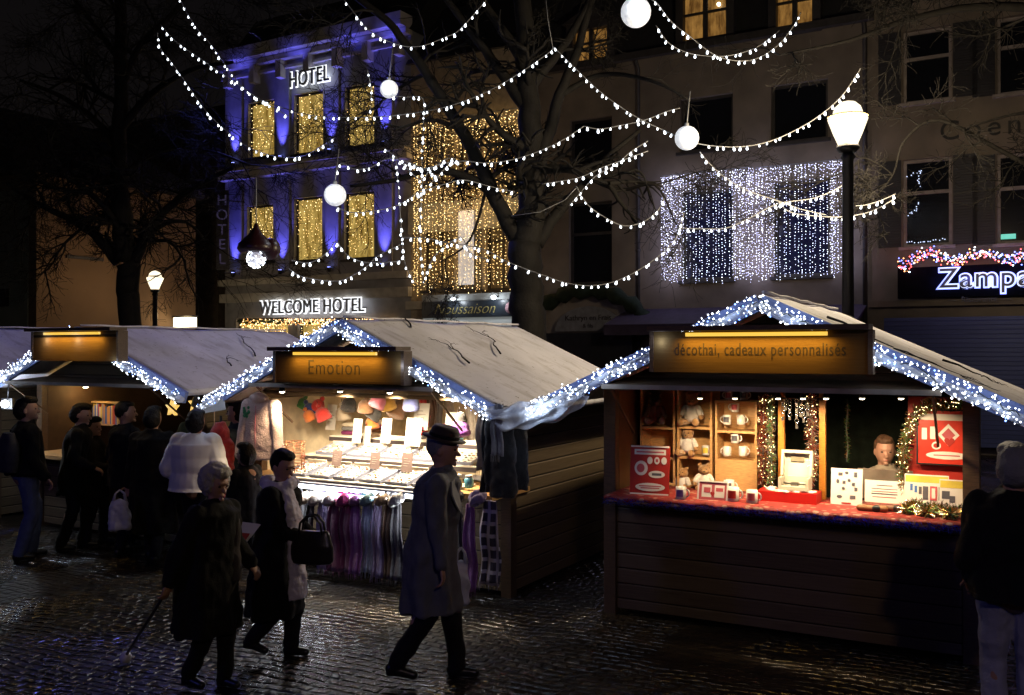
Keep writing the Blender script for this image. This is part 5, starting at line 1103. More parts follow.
# rolled scarves under the strip and hanging scarves
sc_cols = {'cream': (.62, .55, .48), 'white': (.75, .73, .72), 'pink': (.62, .05, .30), 'violet': (.32, .10, .40), 'teal': (.22, .40, .45), 'beige': (.5, .38, .28), 'pale blue': (.42, .50, .72), 'plum': (.20, .03, .12), 'dark': (.035, .03, .035), 'black': (.005, .005, .006), 'red': (.6, .02, .02), 'grey': (.22, .21, .22), 'lilac': (.40, .32, .58), 'brown': (.14, .07, .04)}
def scm(c): return mat('scarf_' + c.replace(' ', '_'), tuple(v * .75 for v in sc_cols[c]), .85, vary=.2, scale=30, bump=.8, bscale=180, sheen=.4)
for i, (px, c, w_) in enumerate(((305, 'beige', .06), (316, 'cream', .08), (331, 'white', .08), (345, 'pink', .10), (357, 'violet', .07), (368, 'teal', .08), (383, 'beige', .07), (397, 'white', .09), (456, 'dark', .07), (478, 'lilac', .08))):
    q = loc('B', px, 497, -.42); r = put('B', q.x, -.43, q.z, 'rolled_scarf', '%s scarf knotted over the rail under the tube light, %s' % (c, ('far left', 'next to the beige one', 'left of the pink one', 'brightest', 'beside the pink one', 'beside the violet one', 'middle right', 'behind the hat man', 'right of the hat man', 'rightmost')[i]), 'scarf', 'scarves knotted along the counter rail')
    m = MB(); 
    for k in range(3): m.tube([(math.cos(t * math.pi / 6) * w_ * (.9 - .2 * k), math.sin(t * math.pi / 6) * .045 - .01 * k, math.sin(t * math.pi / 6 + k) * w_ * .55 - k * .015) for t in range(13)], .026, 7)
    remesh(m, .008, 'knot', scm(c), r, wob=.006, wscale=30, smooth=1)
def hang(key, x, y, zt, zb_, w, c, lb, rz=0, plaid=False, fringe=True, seed=0, name='scarf', thick=.02, waves=2):
    rnd = random.Random(seed); r = put(key, x, y, 0, name, lb, 'scarf', 'scarves hanging in folds', rz); ph = rnd.uniform(0, 6); nu, nv = 22, 16; vs = []; fs = []
    for j in range(nv + 1):
        t = j / nv; z = zt + (zb_ - zt) * t
        for i in range(nu + 1):
            s = i / nu - .5; ww = w * (.55 + .45 * min(1, t * 3)) * (1 + .05 * math.sin(t * 6 + ph)); vs.append((s * ww + .01 * math.sin(t * 7 + ph), .016 * math.sin(s * waves * 6.28 + ph + t * .8 + 1.2 * math.sin(s * 9 + ph)) * (.5 + t * .5) + .01 * math.sin(t * 11), z - .02 * abs(s)))
    for j in range(nv):
        for i in range(nu): a = j * (nu + 1) + i; fs.append((a, a + nu + 1, a + nu + 2, a + 1))
    m = MB(); m.add(vs, fs, True); mt = scm(c)
    if plaid: mt = plaid_mat()
    o = m.build('cloth', mt, r); md = o.modifiers.new('s', 'SOLIDIFY'); md.thickness = thick
    if fringe:
        m = MB()
        for i in range(int(w / .012)):
            xx = -w / 2 + i * .012 + rnd.uniform(-.003, .003); m.tube([(xx, .03 * math.sin(xx / w * waves * 6.28 + ph + .8), zb_ + .005), (xx + rnd.uniform(-.01, .01), .03 * math.sin(xx / w * waves * 6.28 + ph + .8), zb_ - .06)], .003, 4)
        tag(m.build('fringe', mt, r), kind='stuff')
    return r
def plaid_mat():
    if 'plaid' in _m: return _m['plaid']
    m = bpy.data.materials.new('plaid'); m.use_nodes = True; n = m.node_tree.nodes; L = m.node_tree.links; b = n['Principled BSDF']; tc = n.new('ShaderNodeTexCoord'); _m['plaid'] = m
    ch = n.new('ShaderNodeTexBrick'); ch.inputs['Scale'].default_value = 1; ch.inputs['Brick Width'].default_value = .09; ch.inputs['Row Height'].default_value = .11; ch.inputs['Mortar Size'].default_value = .018; ch.offset = 0; ch.inputs['Color1'].default_value = (.03, .03, .06, 1); ch.inputs['Color2'].default_value = (.05, .045, .09, 1); ch.inputs['Mortar'].default_value = (.42, .40, .55, 1)
    mp = n.new('ShaderNodeMapping'); mp.inputs['Rotation'].default_value = (R(90), 0, 0); L.new(tc.outputs['Object'], mp.inputs[0]); L.new(mp.outputs[0], ch.inputs[0]); L.new(ch.outputs['Color'], b.inputs['Base Color']); b.inputs['Roughness'].default_value = .9; return m
hs = [(300, 'grey', 560, .10, 'grey scarf hanging low at the left end of the counter'), (310, 'dark', 560, .10, 'dark scarf next to the grey one'), (322, 'lilac', 568, .10, 'lilac scarf at the left of the plum ones'), (333, 'plum', 575, .13, 'wide plum scarf below the tube light, left'), (345, 'plum', 580, .12, 'plum scarf right under the bright pink knot'), (357, 'violet', 575, .10, 'violet scarf between plum and pale blue'),
      (368, 'pale blue', 572, .10, 'pale blue scarf brightest in the row, left half'), (377, 'lilac', 583, .09, 'lilac grey scarf beside the pale blue one'), (387, 'brown', 590, .09, 'brown scarf right of the lilac grey one'), (397, 'grey', 590, .10, 'grey scarf close to the hat man'), (458, 'dark', 588, .10, 'dark scarf just right of the hat man'), (470, 'violet', 590, .10, 'dark violet scarf with pale fringe')]
for i, (px, c, pb, w_, lb) in enumerate(hs):
    q = loc('B', px, 500, -.38); zz = loc('B', px, pb, -.38).z; hang('B', q.x, -.385 - .012 * (i % 2), .93, max(.12, zz), w_ * 1.5, c, lb, seed=i, thick=.012)
q = loc('B', 490, 505, -.40); hang('B', q.x, -.42, .98, .22, .20, 'lilac', 'navy and white plaid scarf hanging at the right corner of the counter', plaid=True, seed=40)
# back wall goods: hats, hanging things
M_hatc = {'red': (.65, .04, .03), 'pink': (.75, .22, .30), 'orange': (.7, .2, .04), 'navy': (.05, .07, .25), 'black': (.02, .02, .02), 'yellow': (.7, .42, .08), 'purple': (.22, .05, .38), 'cream': (.7, .6, .45), 'green': (.06, .22, .06), 'brown': (.22, .11, .05), 'blue': (.2, .25, .6)}
def hat(px, py, yl, c, lb, k=1.0, pom=True):
    q = loc('B', px, py, yl); r = put('B', q.x, yl, q.z, 'knitted_hat', lb, 'hat', 'knitted hats hanging over the jewellery'); r.rotation_euler = (random.uniform(-.5, .3), random.uniform(-.6, .6), 0); mt = mat('knit_' + c, M_hatc[c], .9, bump=1, bscale=120, sheen=.4)
    m = MB(); m.lathe((0, 0, 0), [(.03 * k, -.075 * k), (.085 * k, -.078 * k), (.10 * k, -.065 * k), (.102 * k, -.03 * k), (.092 * k, -.02 * k), (.096 * k, .01 * k), (.085 * k, .05 * k), (.055 * k, .085 * k), (.015 * k, .105 * k)], 16); m.build('cap', mt, r)
    if pom: m = MB(); m.ell((0, 0, .125 * k), (.035 * k,) * 3); remesh(m, .006, 'pompom', mt, r, wob=.008, wscale=60, smooth=0)
    m = MB(); m.tube([(0, 0, .11 * k), (0, 0, .2 * k)], .003, 4); m.build('hook', M_dark, r)
for a in ((302, 404, .6, 'green', 'small green hat hanging at the far left of the scarf stall', .7), (310, 410, .5, 'navy', 'navy hat beside the red ones', .8), (318, 406, .55, 'red', 'upper red hat near the white cards', .8), (323, 415, .45, 'red', 'lower bright red hat', .9), (309, 416, .4, 'orange', 'orange red hat below the navy one', .7), (349, 405, .6, 'black', 'black hat under the dark header', .9), (366, 407, .5, 'brown', 'brown hat left of the pink one', .9),
          (378, 402, .4, 'pink', 'bright pink hat at the top middle', .9), (374, 414, .6, 'black', 'black hat below the pink one', .9), (388, 404, .6, 'yellow', 'yellow hat right of the pink one', .9), (372, 424, .7, 'orange', 'orange hat low behind the cards', .8), (397, 410, .8, 'brown', 'tall brown hat in the middle of the back', 1.1), (411, 404, .4, 'blue', 'blue and white hat right of the middle', .9), (343, 414, .8, 'cream', 'cream hat behind the white vase card', .9)): hat(a[0], a[1], a[2], a[3], a[4], a[5])
hat(460, 429, .1, 'purple', 'purple ball shaped hat hanging right of the hat man', 1.0, False); hat(461, 418, .1, 'black', 'black hat hanging just above the purple one', .6, False)
for i, (px, c, lb) in enumerate(((424, 'red', 'narrow red scarf high on the back wall'), (431, 'brown', 'brown scarf high on the back wall'), (438, 'grey', 'grey scarf high on the back wall'), (448, 'cream', 'cream scarf high on the back wall, left'), (470, 'cream', 'cream scarf high on the back wall, right of the purple hat'), (480, 'beige', 'beige scarf high on the back wall, last on the right'))):
    q = loc('B', px, 410, 1.3); hang('B', q.x, 1.3, 2.0, 1.45 if i < 4 else 1.2, .13, c, lb, fringe=False, seed=60 + i)
# coats and scarves hung at the right corner outside
hs2 = [(482, 403, 470, 'beige', .11, -.50, 'long beige scarf hanging first outside the right end of the scarf stall'), (489, 403, 492, 'black', .14, -.52, 'black scarf behind the grey striped one'), (497, 404, 455, 'grey', .11, -.62, 'grey scarf with long pale fringe on top of the black garments'),]
for i, (px, t, b_, c, w_, y, lb) in enumerate(hs2):
    q = loc('B', px, t, y); z2 = loc('B', px, b_, y).z; hang('B', q.x, y, q.z, z2, w_, c, lb, seed=80 + i, fringe=(i in (0, 2)), thick=.06 if c == 'black' else .02, waves=1.3)
for px, y, w_, zb2, lb in ((503, -.50, .13, 497, 'bulky black coat hanging at the right corner of the scarf stall'), (515, -.42, .12, 490, 'second black coat hanging furthest right at the corner')):
    q = loc('B', px, 406, y); zl = loc('B', px, zb2, y).z; r = put('B', q.x, y, 0, 'hanging_coat', lb, 'coat', 'black coats hanging at the corner'); m = MB(); zt = q.z
    vs = [(0, 0, zl, w_, .07), (0, 0, zl + .1, w_ * 1.08, .085), (0, 0, (zl + zt) / 2, w_ * 1.05, .085), (0, 0, zt - .12, w_ * .9, .075), (0, 0, zt - .04, w_ * .6, .06), (0, 0, zt, w_ * .3, .04)]
    ring_loft(m, vs); m.cap((-w_ * .9, -.02, zt - .15), (-w_ * 1.05, -.04, zl + .15), .05, .045); remesh(m, .012, 'coat', scm('black'), r, wob=.02, wscale=8); m = MB(); m.tube([(0, 0, zt - .02), (0, 0, zt + .02)], .005, 5); m.build('hanger', M_dark, r)
# postcard rack, bottles
q = loc('B', 294, 474, -.2); r = put('B', q.x, -.2, 1.02, 'wire_rack', 'coppery wire earring rack at the left of the front step', 'rack'); m = MB()
for z in [i * .035 for i in range(11)]:
    m.tube([(math.cos(t * math.pi / 4) * .11, math.sin(t * math.pi / 4) * .11, z) for t in range(9)], .004, 4)
for t in range(8): m.tube([(math.cos(t * math.pi / 4) * .11, math.sin(t * math.pi / 4) * .11, 0), (math.cos(t * math.pi / 4) * .11, math.sin(t * math.pi / 4) * .11, .36)], .004, 4)
m.build('wire_cage', mat('copper', (.5, .2, .1), .35, .7), r); m = MB(); 
for _ in range(90): a = random.uniform(0, 6.28); m.octa((math.cos(a) * .12, math.sin(a) * .12, random.uniform(0, .36)), .010)
tag(m.build('earrings', mat('coral', (.55, .18, .10), .4), r), kind='stuff')
for px, cl_, lb in ((458, (.5, .35, .18), 'small beige jar beside the hat man'), (469, (.15, .5, .7), 'small blue and white jar at the right end of the front step')):
    q = loc('B', px, 485, -.1); r = put('B', q.x, -.1, 1.025, 'jar', lb, 'jar'); m = MB(); m.lathe((0, 0, 0), [(.04, 0), (.045, .02), (.045, .08), (.03, .10)], 14); m.build('body', mat('jar_' + lb[6:10], cl_, .3), r); m = MB(); m.lathe((0, 0, .101), [(.033, 0), (.033, .02)], 14); m.build('lid', M_paper, r)
# pink fur jacket on a hanger
q = loc('B', 268, 462, -.35); fr = put('B', q.x, -.45, 0, 'fur_jacket', 'pale pink fleece jacket with a green brooch hanging left of the jewellery', 'jacket', rz=.15)
m = MB(); zt = loc('B', 268, 396, -.45).z; zl = loc('B', 268, 460, -.45).z
ring_loft(m, [(0, 0, zl, .24, .09), (0, 0, zl + .2, .235, .085), (0, 0, zl + .4, .22, .08), (0, 0, zt - .10, .19, .075), (0, 0, zt - .04, .12, .06), (0, 0, zt, .07, .05)])
for s in (-1, 1): m.cap((s * .17, 0, zt - .10), (s * .25, -.03, zl + .05), .07, .055)
m.ell((0, -.04, zt - .02), (.12, .07, .06)); remesh(m, .012, 'jacket', mat('pink_fleece', (.62, .42, .34), .95, bump=1, bscale=70, sheen=.6, vary=.12, scale=20), fr, wob=.007, wscale=7)
m = MB(); m.tube([(0, -.10, zl + .02), (0, -.105, zl + .3), (0, -.09, zt - .1)], .004, 4); m.build('zip', M_pink, fr)
m = MB()
for i in range(14): m.ell((-.10 + random.uniform(-.035, .035), -.11, zt - .17 + random.uniform(-.05, .05)), (.018, .01, .018), n=6, k=4)
m.build('brooch', mat('leaf_green', (.04, .25, .08), .6), fr); m = MB(); m.tube([(-.18, 0, zt - .06), (0, 0, zt + .02), (.18, 0, zt - .06)], .012, 6); m.tube([(0, 0, zt + .02), (0, 0, zt + .1)], .005, 5); m.build('hanger', M_pine, fr)

# ============================================================ stall A
q = loc('A', 103, 398, .7); z0 = loc('A', 103, 428, .7).z; r = put('A', 0, 0, 0, 'book_shelf', 'small warm lit shelf of colourful little books in the left stall', 'shelf')
x0 = loc('A', 86, 410, .7).x; x1 = loc('A', 118, 410, .7).x; z1 = loc('A', 103, 403, .7).z; z0 = loc('A', 103, 424, .7).z
m = MB(); m.box(x0 - .02, x0, .7, .85, z0 - .02, z1 + .02); m.box(x1, x1 + .02, .7, .85, z0 - .02, z1 + .02); m.box(x0, x1, .7, .85, z0 - .02, z0); m.box(x0, x1, .7, .85, z1, z1 + .02); m.box(x0, x1, .84, .85, z0, z1); m.build('case', M_pine, r)
x = x0 + .005; random.seed(2); bc = [mat('book_%s' % c, v, .6, vary=.1) for c, v in (('cream', (.7, .6, .4)), ('red', (.5, .06, .03)), ('orange', (.7, .3, .05)), ('blue', (.1, .15, .4)), ('yellow', (.7, .5, .1)))]
while x < x1 - .03:
    w_ = random.uniform(.015, .035); h_ = (z1 - z0) * random.uniform(.75, .97); m = MB(); m.box(x, x + w_ - .002, .72, .83, z0 + .001, z0 + h_); m.build('book', random.choice(bc), r); x += w_
for x, y, pw, lb in (((x0 + x1) / 2, .45, 5, 'warm spot lamp above the little books'), (1.05, .5, 6, 'warm spot lamp above the vendor with the green beanie')):
    r = put('A', x, y, 1.86, 'spot_lamp', lb, 'spot lamp'); m = MB(); m.lathe((0, 0, 0), [(.02, .06), (.045, 0), (.05, -.015)], 12); m.build('shade', M_dark, r); m = MB(); m.ell((0, 0, -.016), (.036, .036, .014)); m.build('bulb', M_halog, r); lamp('spot_light', (0, 0, -.06), (1, .62, .22), pw, .04, parent=r)
# lit lantern-like goods at the right end of A
q = loc('A', 165, 405, .9)
for i, (px, py, c, lb) in enumerate(((171, 408, 'yellow', 'glowing yellow paper star left of the beanie'), (194, 404, 'yellow', 'glowing yellow paper star right of the beanie'))):
    q = loc('A', px, py, .8); r = put('A', q.x, .8, q.z, 'paper_star', lb, 'paper star'); m = MB(); pts = []
    for k in range(10): a = k * math.pi / 5 + .3; rr = .12 if k % 2 == 0 else .055; pts.append((math.cos(a) * rr, 0, math.sin(a) * rr))
    m.poly(pts, (0, .05, 0)); m.build('star', glow('star_glow', (1, .6, .12), .9), r)
q = P(5, 404, 12.0); r = empty('floodlight', q, 0, 'bright white floodlight hanging at the far left picture edge', 'lamp'); m = MB(); m.ell((0, 0, 0), (.05, .04, .05)); m.build('lens', glow('flood', (.85, .93, 1), 18), r); m = MB(); m.box(-.07, .07, .04, .10, -.07, .07); m.tube([(0, .07, .07), (0, .1, .35)], .01, 5); m.build('housing', M_dark, r)
lamp('flood_light', (0, -.15, -.02), (.75, .85, 1), 16, .06, parent=r)
# card on a stick and red fringed shawl on a stand
q = P(214, 406, 10.0); r = empty('sign_card', (q.x, q.y, q.z), -.2, 'tilted pale card on a thin stick above the red shawl', 'sign'); T = Matrix.Rotation(R(-10), 4, 'Y'); m = MB(); m.box(-.13, .13, 0, .006, -.06, .06, T); m.build('card', mat('grey_card', (.55, .52, .45), .7), r); m = MB(); m.tube([(0, .01, -.05), (.0, .01, -.42)], .006, 5); m.build('stick', M_pine, r)
q = P(221, 425, 10.05); r = empty('shawl_stand', (q.x, q.y, 0), 0, 'bright red fringed shawl draped over a stand beside the white jacket', 'shawl'); m = MB(); m.tube([(0, 0, 0), (0, 0, q.z + .1)], .015, 8); m.lathe((0, 0, 0), [(.18, 0), (.18, .02), (.02, .03)], 14); m.build('stand', M_dark, r)
m = MB(); ring_loft(m, [(0.02, 0, .80, .12, .08), (.01, 0, 1.1, .135, .09), (0, 0, 1.35, .13, .09), (-.01, 0, 1.48, .10, .08), (-.03, 0, q.z + .02, .05, .05)]); remesh(m, .010, 'shawl', scm('red'), r, wob=.03, wscale=7)
m = MB()
for i in range(26): a = i / 26 * 6.28; m.tube([(.02 + .12 * math.cos(a), .08 * math.sin(a), .82), (.02 + .125 * math.cos(a), .085 * math.sin(a), .66)], .006, 4)
tag(m.build('fringe', scm('red'), r), kind='stuff')
# ------------------------------------------------------------ people
M_skin = mat('skin', (.42, .23, .16), .5, vary=.06)
def cloth(n, c, r=.85, **k): return mat('cloth_' + n, c, r, vary=.15, scale=12, bump=.35, bscale=90, sheen=.03, spec=.15, **k)
W_black = cloth('black', (.007, .007, .009)); W_navy = cloth('navy', (.045, .05, .075)); W_jeans = cloth('jeans', (.10, .13, .26)); W_white = cloth('white', (.66, .65, .64)); W_pant = cloth('dark_trousers', (.012, .012, .014))
W_gray = cloth('grey', (.25, .25, .27)); W_brown = cloth('brown', (.06, .035, .02)); W_beigep = cloth('light_trousers', (.32, .33, .42)); W_cream = cloth('cream', (.26, .22, .17)); W_green = cloth('moss', (.12, .15, .06)); W_dkgreen = cloth('dark_coat', (.011, .010, .009)); W_lilac = cloth('scarf_lilac', (.60, .55, .66))
H_dark = mat('hair_dark', (.008, .006, .005), .6, spec=.2, bump=1, bscale=120, stretch=(1, 1, .3)); H_white = mat('hair_white', (.50, .45, .40), .6, bump=1, bscale=120); H_grey = mat('hair_grey', (.20, .20, .21), .6, bump=1, bscale=120)
H_brown = mat('hair_brown', (.10, .05, .025), .6, bump=1, bscale=120)
M_shoe = mat('shoe_black', (.01, .01, .01), .3)
def ik(a, b, l1, l2, bend):
    a, b = Vector(a), Vector(b); d = b - a; D = min(d.length, (l1 + l2) * .999); u = d.normalized(); x = (l1 * l1 - l2 * l2 + D * D) / (2 * D); h = math.sqrt(max(0, l1 * l1 - x * x))
    bd = Vector(bend); bd = bd - u * bd.dot(u); bd = bd.normalized() if bd.length > 1e-4 else u.orthogonal().normalized()
    return a + u * x + bd * h, a + u * D
def person(label, wx, wy, face, H=1.72, feet=((.12, .0), (-.12, .0)), hands=((.10, .30, .85), (.10, -.30, .85)), lean=0.0, head=(0, 0), hair='short', hair_m=None, coat=None, trousers=None, top_m=None, skin=None,
           coat_len=.55, coat_w=1.0, heel=(0, 0), fine=.011, hat=None, puffer=False, wz=0.0, face_detail=True, sleeve=1.0, name_coat='coat', flare=1.0, scarf=None):
    """x forward, y to the person's left, z up; built for 1.75 m and scaled. feet: (x, lift) of left and right ankle."""
    k = H / 1.75; root = empty('person', (wx, wy, wz), face, label, 'person'); root.scale = (k, k, k); skin = skin or M_skin
    sh = Vector((lean, 0, 1.43)); hipc = Vector((0, 0, .93)); neck = Vector((lean * 1.05, 0, 1.50)); hc = Vector((lean * 1.2 + .015, 0, 1.635))
    Rh = Matrix.Rotation(head[0], 3, 'Z') @ Matrix.Rotation(head[1], 3, 'Y')
    legs = []
    for s, (fx, lift) in ((1, feet[0]), (-1, feet[1])):
        hip = hipc + Vector((0, s * .095, 0)); an = Vector((fx, s * .085, .095 + lift)); kn, an = ik(hip, an, .435, .42, (1, 0, 0)); legs.append((hip, kn, an, s, lift))
    arms = []
    for s, h in ((1, hands[0]), (-1, hands[1])):
        so = sh + Vector((0, s * .175, -.03)); el, wr = ik(so, h, .29, .26, (-.8, s * .35, -.4)); arms.append((so, el, wr, s))
    # --- body: one continuous skin
    m = MB()
    m.cap(hipc, hipc + Vector((lean * .4, 0, .2)), .14, .13); m.cap(hipc + Vector((lean * .4, 0, .2)), sh - Vector((0, 0, .08)), .13, .15); m.cap(sh + Vector((0, .12, -.04)), sh + Vector((0, -.12, -.04)), .07, .07)
    m.cap(neck - Vector((0, 0, .08)), hc - Vector((.01, 0, .06)), .058, .055)
    for hip, kn, an, s, lift in legs:
        m.cap(hip, kn, .085, .058); m.cap(kn, an, .056, .040); m.ell(kn.lerp(an, .3) + Vector((-.02, 0, 0)), (.05, .05, .12))
        tilt = Matrix.Rotation(min(1.0, lift * 3.2), 3, 'Y'); m.ell(an + tilt @ Vector((.05, 0, -.055)), (.092, .033, .028), tilt)
    for so, el, wr, s in arms:
        m.cap(so, el, .052, .042); m.cap(el, wr, .041, .028); d = (wr - el).normalized(); side = d.cross(Vector((1, 0, .2))); side = side.normalized() if side.length > .1 else Vector((0, 1, 0)); nrm = d.cross(side).normalized()
        pc = wr + d * .05; Mr = Matrix((side, nrm, d)).transposed(); m.ell(pc, (.042, .018, .052), Mr)
        for fi, (o, L_) in enumerate(((-.030, .062), (-.010, .072), (.010, .070), (.029, .055))):
            b0 = wr + d * .085 + side * o; b1 = b0 + (d * .8 + nrm * .45).normalized() * L_ * .55; b2 = b1 + (d * .3 + nrm * .95).normalized() * L_ * .5; m.cap(b0, b1, .0105, .0095, 7); m.cap(b1, b2, .0095, .008, 7)
        tb = wr + d * .03 + side * -.03; m.cap(tb, tb + (d * .6 - side * .7 + nrm * .4) * .05, .013, .011, 7)
    hk = 1.12 if H < 1.6 else 1.06
    def hp(x, y, z): return hc + Rh @ Vector((x, y, z)) * hk
    m.ell(hc, (.104, .082, .126), Rh, 16, 12); m.ell(hp(.018, 0, -.055), (.075, .058, .062), Rh, 14, 10); m.cap(hp(.085, 0, .0), hp(.112, 0, -.028), .012, .015, 8); m.ell(hp(.088, 0, -.092), (.018, .022, .016), Rh)
    m.ell(hp(.088, 0, .028), (.014, .05, .010), Rh); m.ell(hp(.092, 0, -.062), (.010, .024, .007), Rh)
    for s in (-1, 1): m.ell(hp(-.005, s * .079, -.015), (.020, .009, .030), Rh)
    remesh(m, fine * .8, 'body', skin, root, smooth=1)
    if face_detail:
        m = MB()
        for s in (-1, 1): m.ell(hp(.087, s * .031, .006), (.008, .013, .007), Rh, 8, 6)
        m.build('eyes', mat('eye_dark', (.03, .02, .02), .2), root)
        m = MB(); m.ell(hp(.101, 0, -.062), (.004, .022, .005), Rh, 8, 6); m.build('mouth', mat('lips', (.35, .12, .10), .5), root)
    # --- trousers, shoes
    m = MB(); m.ell(hipc + Vector((0, 0, .02)), (.15, .175, .13))
    for hip, kn, an, s, lift in legs: m.cap(hip, kn, .105, .078); m.cap(kn, an + (kn - an).normalized() * .02, .076, .066); m.cap(an + (kn - an) * .06, an + (kn - an) * .01, .066, .066)
    remesh(m, fine, 'trousers', trousers or W_pant, root, wob=.010, wscale=9, smooth=1)
    for hip, kn, an, s, lift in legs:
        m = MB(); t = Matrix.Rotation(min(1.0, lift * 3.2), 3, 'Y'); m.cap(an + t @ Vector((-.03, 0, -.045)), an + t @ Vector((.13, 0, -.060)), .045, .034); m.cap(an + t @ Vector((-.01, 0, .03)), an + t @ Vector((0, 0, -.05)), .048, .045); m.box(-.06, -.015, -.03, .03, -.045, 0, Matrix.Translation(an + t @ Vector((0, 0, -.05))) @ t.to_4x4())
        remesh(m, .009, 'shoe', M_shoe, root, smooth=1)
    # --- coat
    top_m = top_m or W_black; m = MB(); z1 = 1.50; zb_ = z1 - coat_len - .42; cw = coat_w
    rings = []
    for z, rx, ry in ((zb_, .19 * flare, .225 * flare), (zb_ + (.93 - zb_) * .5, .18 * (1 + flare) / 2, .215 * (1 + flare) / 2), (.93, .175, .222), (1.10, .155, .195), (1.28, .160, .205), (1.40, .150, .215), (1.465, .10, .14), (1.51, .068, .075)):
        xo = lean * max(0, (z - .93) / .5) + (.0 if z > .9 else (legs[0][2].x + legs[1][2].x) * .10)
        if zb_ <= z: rings.append((xo, 0, z, rx * cw, ry * cw))
    rings.sort(key=lambda r_: r_[2]); ring_loft(m, rings, 24)
    for so, el, wr, s in arms:
        b = .015 if puffer else 0; m.cap(so, el, .078 * cw + b, .066 * cw + b); m.cap(el, el.lerp(wr, .93 * sleeve), .066 * cw + b, .052 * cw + b)
    m.tube([neck + Vector((.055 * math.cos(a) + .01, .07 * math.sin(a), -.01 + .012 * math.cos(a))) for a in [t * math.pi / 6 for t in range(13)]], .026, 7)
    if puffer: fold = lambda co: .008 * abs(math.sin(co.z * 20)) - .004
    elif zb_ < .75: fold = lambda co: (.014 * math.sin(math.atan2(co.y, co.x) * 7 + co.z * 2) * max(0, min(1, (1.0 - co.z) * 2.5)) if abs(co.y) < .3 else 0)
    else: fold = None
    f0 = fold; sd = Vector((random.random() * 9, random.random() * 9, 0))
    kf = .15 if puffer else 1
    def fold(co): return (f0(co) if f0 else 0) + noise.noise(Vector((co.x * 9, co.y * 9, co.z * 2.6)) + sd) * .022 * kf + noise.noise(Vector((co.x * 22, co.y * 22, co.z * 12)) + sd) * .006 * kf
    remesh(m, fine, name_coat, top_m, root, wob=.004 if puffer else .016, wscale=6, smooth=2, fold=fold)
    # --- hair
    hm = hair_m or H_dark; m = MB()
    if hair != 'none':
        m.ell(hp(-.030, 0, .026), (.092 * hk, .086 * hk, .104 * hk), Rh, 16, 12); m.ell(hp(.012, 0, .088), (.078 * hk, .068 * hk, .040 * hk), Rh)
        if hair in ('full', 'curly'): m.ell(hp(-.045, 0, -.012), (.092 * hk, .094 * hk, .105 * hk), Rh, 16, 12); m.ell(hp(.015, .0, .092), (.088 * hk, .080 * hk, .045 * hk), Rh)
        if hair == 'curly': m.ell(hp(-.04, 0, .02), (.112 * hk, .112 * hk, .125 * hk), Rh, 16, 12)
        if hair == 'long': m.ell(hp(-.05, 0, -.03), (.085 * hk, .098 * hk, .12 * hk), Rh); m.ell(hp(-.06, 0, -.12), (.065 * hk, .10 * hk, .13 * hk), Rh); m.ell(hp(-.02, .06, -.06), (.06 * hk, .035 * hk, .13 * hk), Rh); m.ell(hp(-.02, -.06, -.06), (.06 * hk, .035 * hk, .13 * hk), Rh)
        remesh(m, .009, 'hair', hm, root, wob=.012 if hair == 'curly' else .006, wscale=26, smooth=1)
    if hat == 'fedora':
        m = MB(); T = Rh @ Matrix.Rotation(R(6), 3, 'Y'); c = hp(-.005, 0, .06); m.lathe(c, [(.09, -.01), (.158, .006), (.161, .012), (.108, .016), (.107, .03), (.102, .07), (.084, .098), (.05, .088), (.015, .082)], 24, T); m.build('hat', mat('brown_felt', (.035, .020, .014), .85, sheen=.3), root)
        m = MB(); m.lathe(c, [(.109, .017), (.110, .04), (.105, .041)], 24, T); m.build('hat_band', W_black, root)
    if hat == 'beanie':
        m = MB(); m.lathe(hp(-.01, 0, .02), [(.105, 0), (.112, .01), (.112, .04), (.105, .05), (.10, .09), (.07, .13), (.02, .148)], 18, Rh); m.build('beanie', mat('sage_knit', (.25, .33, .22), .95, bump=1, bscale=120), root)
    root['_hc'] = list(hc); return root, hc, arms, k
def addm(root, mb, name, m): return mb.build(name, m, root)
TR = math.pi
# hat man walking right
pm, hc, arms, k = person('tall man in a brown hat and long blue grey overcoat walking past the scarf stall', -.575, 6.62, -.08, 1.765, feet=((.17, .0), (-.23, .05)), hands=((.02, .24, .84), (.12, -.26, .82)), lean=.06, head=(-.1, .12), hair='short', hair_m=H_grey, top_m=cloth('overcoat', (.12, .125, .145)), coat_len=.58, coat_w=1.0, hat='fedora', flare=1.06)
m = MB(); m.add([(.155, -.14, 1.42), (.17, -.05, 1.44), (.225, -.03, 1.16), (.195, -.12, 1.24), (.165, -.16, 1.33)], [(0, 1, 2, 3, 4)]); o = m.build('lapel', W_gray, pm); md = o.modifiers.new('s', 'SOLIDIFY'); md.thickness = .012
